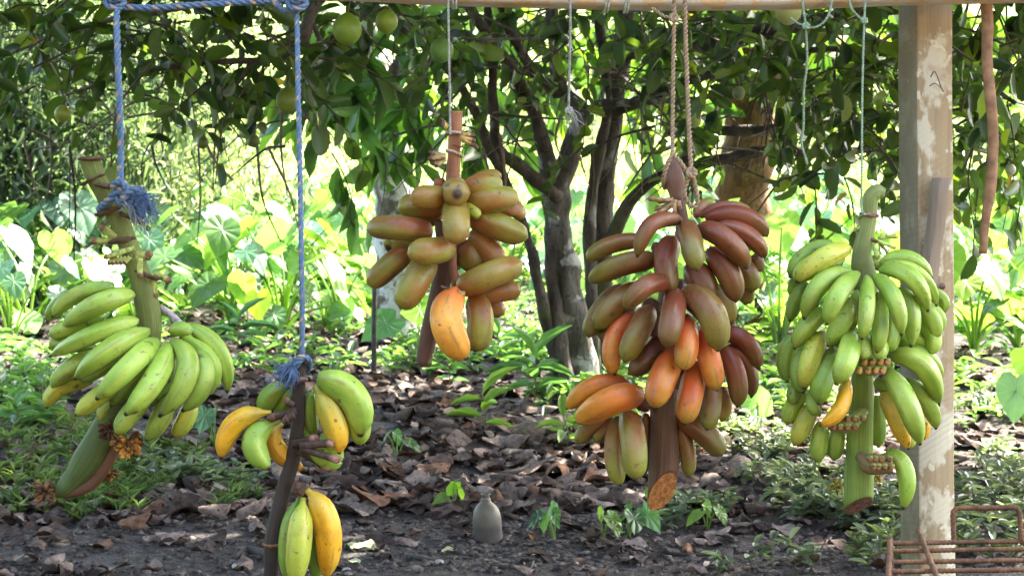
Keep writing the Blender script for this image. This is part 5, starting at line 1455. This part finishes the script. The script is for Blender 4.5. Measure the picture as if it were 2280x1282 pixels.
# bottle half buried
x, y = G(1087, 1184); g0 = gz(x, y)
bot = thing('bottle', (x, y, g0), 'mud stained plastic bottle without a cap, half buried upright in the soil', 'bottle')
def lathe(prof, n=28, lean=(0, 0), colf=None):
    mb = MB(); V = []; c = []
    for (r, z) in prof:
        for j in range(n):
            a = 2 * math.pi * j / n; k = 1 + .03 * mnoise.noise((math.cos(a) * 1.3, math.sin(a) * 1.3, z * 18))
            r_ = r * .9; z_ = z * .9
            V.append((x + r_ * k * math.cos(a) + lean[0] * z_, y + r_ * k * math.sin(a) + lean[1] * z_, g0 + z_)); c.append(colf(a, z) if colf else (1, 1, 1))
    f = [(i * n + j, i * n + (j + 1) % n, (i + 1) * n + (j + 1) % n, (i + 1) * n + j) for i in range(len(prof) - 1) for j in range(n)]
    mb.add(V, f, np.array(c)); return mb
def bc(a, z):
    k = sstep(.052, .068, z + .012 * math.sin(a * 1.0 + 2.2) + .006 * mnoise.noise((a * 2, z * 30, 0)))
    return tuple(np.array((.07, .06, .05)) * (1 - k) + np.array((.115, .098, .07)) * k)
BOT = mat_attr('muddy_plastic', .5, .15, 40, .25, .003, spec=.4)
zs = [(.050, -.03), (.050, .0), (.0495, .02), (.049, .04), (.0485, .06), (.047, .08), (.043, .096), (.036, .109), (.027, .119), (.018, .126), (.0155, .130)]
lathe(zs, lean=(-.06, 0), colf=bc).build('body', BOT, bot)
lathe([(.0155, .130), (.017, .131), (.017, .134), (.0145, .135), (.0145, .148), (.0158, .149), (.0158, .152), (.012, .152), (.012, .135)], lean=(-.06, 0), colf=lambda a, z: (.115, .098, .07)).build('neck', BOT, bot)

# ================================================================== REBAR RACK
zr = .42
def RP(px, py, dz=0.0):
    d = (H - zr - dz) * F / (py - Y0); p = W(px, py, d); return p
rr_ = thing('rebar_rack', (RP(2150, 1240)[0], RP(2150, 1240)[1], 0), 'rusty rack welded from ribbed steel bars with an upright handle, in front of the post', 'rack')
def rebar(P, r, name, per=10):
    mb = MB(); C, _ = catmull(P, np.ones(len(P)), per)
    L = np.concatenate([[0], np.cumsum(np.linalg.norm(np.diff(C, axis=0), axis=1))]); m = max(20, int(L[-1] / .0022)); q = np.linspace(0, L[-1], m)
    C = np.stack([np.interp(q, L, C[:, k]) for k in range(3)], 1)
    sweep(mb, C, lambda i, th: r * (1 + .13 * np.sin(q[i] / .0085 * 2 * math.pi + th)), 8, lambda i, th: np.tile(np.array((.125, .062, .03)) * (1 + .2 * math.sin(q[i] * 31)), (8, 1)))
    return mb.build(name, RUST, rr_)
r = .0045
xr = RP(2460, 1208)[0]
for k, (yy, nm) in enumerate(((1205, 'back_bar'), (1222, 'bar'), (1247, 'bar'), (1268, 'bar'), (1292, 'bar'), (1318, 'front_bar'))):
    a = RP(1984, yy + 4); b = a.copy(); b[0] = xr; b[1] += .03
    rebar([a, (a + b) / 2, b], r, nm, 4)
a = RP(1982, 1200); b = RP(1976, 1330); rebar([a, (a + b) / 2, b], r * 1.2, 'end_bar', 4)
a = RP(2046, 1192); a[2] += .008; b = RP(2100, 1330); b[2] += .008; rebar([a, (a + b) / 2, b], r * 1.1, 'cross_bar', 4)
a = RP(1988, 1256); b = RP(2060, 1320); a[2] -= .01; b[2] -= .03; rebar([a, (a + b) / 2, b], r, 'brace', 4)
d = RP(2120, 1205)[1]
hp = [(2124, 1203), (2122, 1160), (2122, 1142), (2128, 1133), (2140, 1130), (2200, 1130), (2256, 1129), (2266, 1133), (2270, 1142), (2272, 1165), (2274, 1203)]
rebar([W(px, py, d) for px, py in hp], r * 1.15, 'handle', 6)
for (px, py) in ((1983, 1202), (1977, 1326)):
    a = RP(px, py); rebar([a, a * np.array([1, 1, .5]), a * np.array([1, 1, 0]) + np.array([0, 0, gz(a[0], a[1]) - .01])], r * 1.2, 'leg', 4)
for py in (1205, 1318):
    a = RP(1984, py); a[0] = xr - .01; rebar([a, a * np.array([1, 1, .5]), a * np.array([1, 1, 0]) + np.array([0, 0, gz(a[0], a[1]) - .01])], r * 1.2, 'leg', 4)

# ================================================================== CAMERA, LIGHT, SKY
cam = bpy.data.cameras.new('camera'); co = bpy.data.objects.new('camera', cam); COL.objects.link(co)
co.location = (0, 0, H); co.rotation_euler = (math.radians(90), 0, 0)
cam.sensor_width = 36; cam.lens = 36 * F / 2280; cam.shift_y = -(641 - Y0) / 2280
cam.clip_start = .05; cam.clip_end = 500
cam.dof.use_dof = True; cam.dof.focus_distance = 3.62; cam.dof.aperture_fstop = 13
SC.camera = co
EL, AZ = math.radians(44), math.radians(48)      # sun height; bearing measured from +y towards +x
dirv = Vector((math.sin(AZ) * math.cos(EL), math.cos(AZ) * math.cos(EL), math.sin(EL)))
sun = bpy.data.lights.new('sun', 'SUN'); so = bpy.data.objects.new('sun', sun); COL.objects.link(so)
sun.energy = 4.2; sun.angle = math.radians(.5); sun.color = (1, .93, .80)
so.rotation_euler = dirv.to_track_quat('Z', 'Y').to_euler()
w = bpy.data.worlds.new('World'); SC.world = w; w.use_nodes = True
nt = w.node_tree; bg = nt.nodes['Background']
sk = nt.nodes.new('ShaderNodeTexSky'); sk.sky_type = 'NISHITA'; sk.sun_disc = False; sk.sun_elevation = EL; sk.sun_rotation = AZ; sk.air_density = 1.0; sk.dust_density = 3.5; sk.ozone_density = .4
nt.links.new(sk.outputs[0], bg.inputs[0]); bg.inputs[1].default_value = .14
SC.view_settings.view_transform = 'Standard'; SC.view_settings.look = 'None'; SC.view_settings.gamma = 1
SC.view_settings.exposure = 3.7
SC.cycles.max_bounces = 8; SC.cycles.diffuse_bounces = 4; SC.cycles.transmission_bounces = 6; SC.cycles.transparent_max_bounces = 4
SC.cycles.sample_clamp_indirect = 6; SC.cycles.use_denoising = True
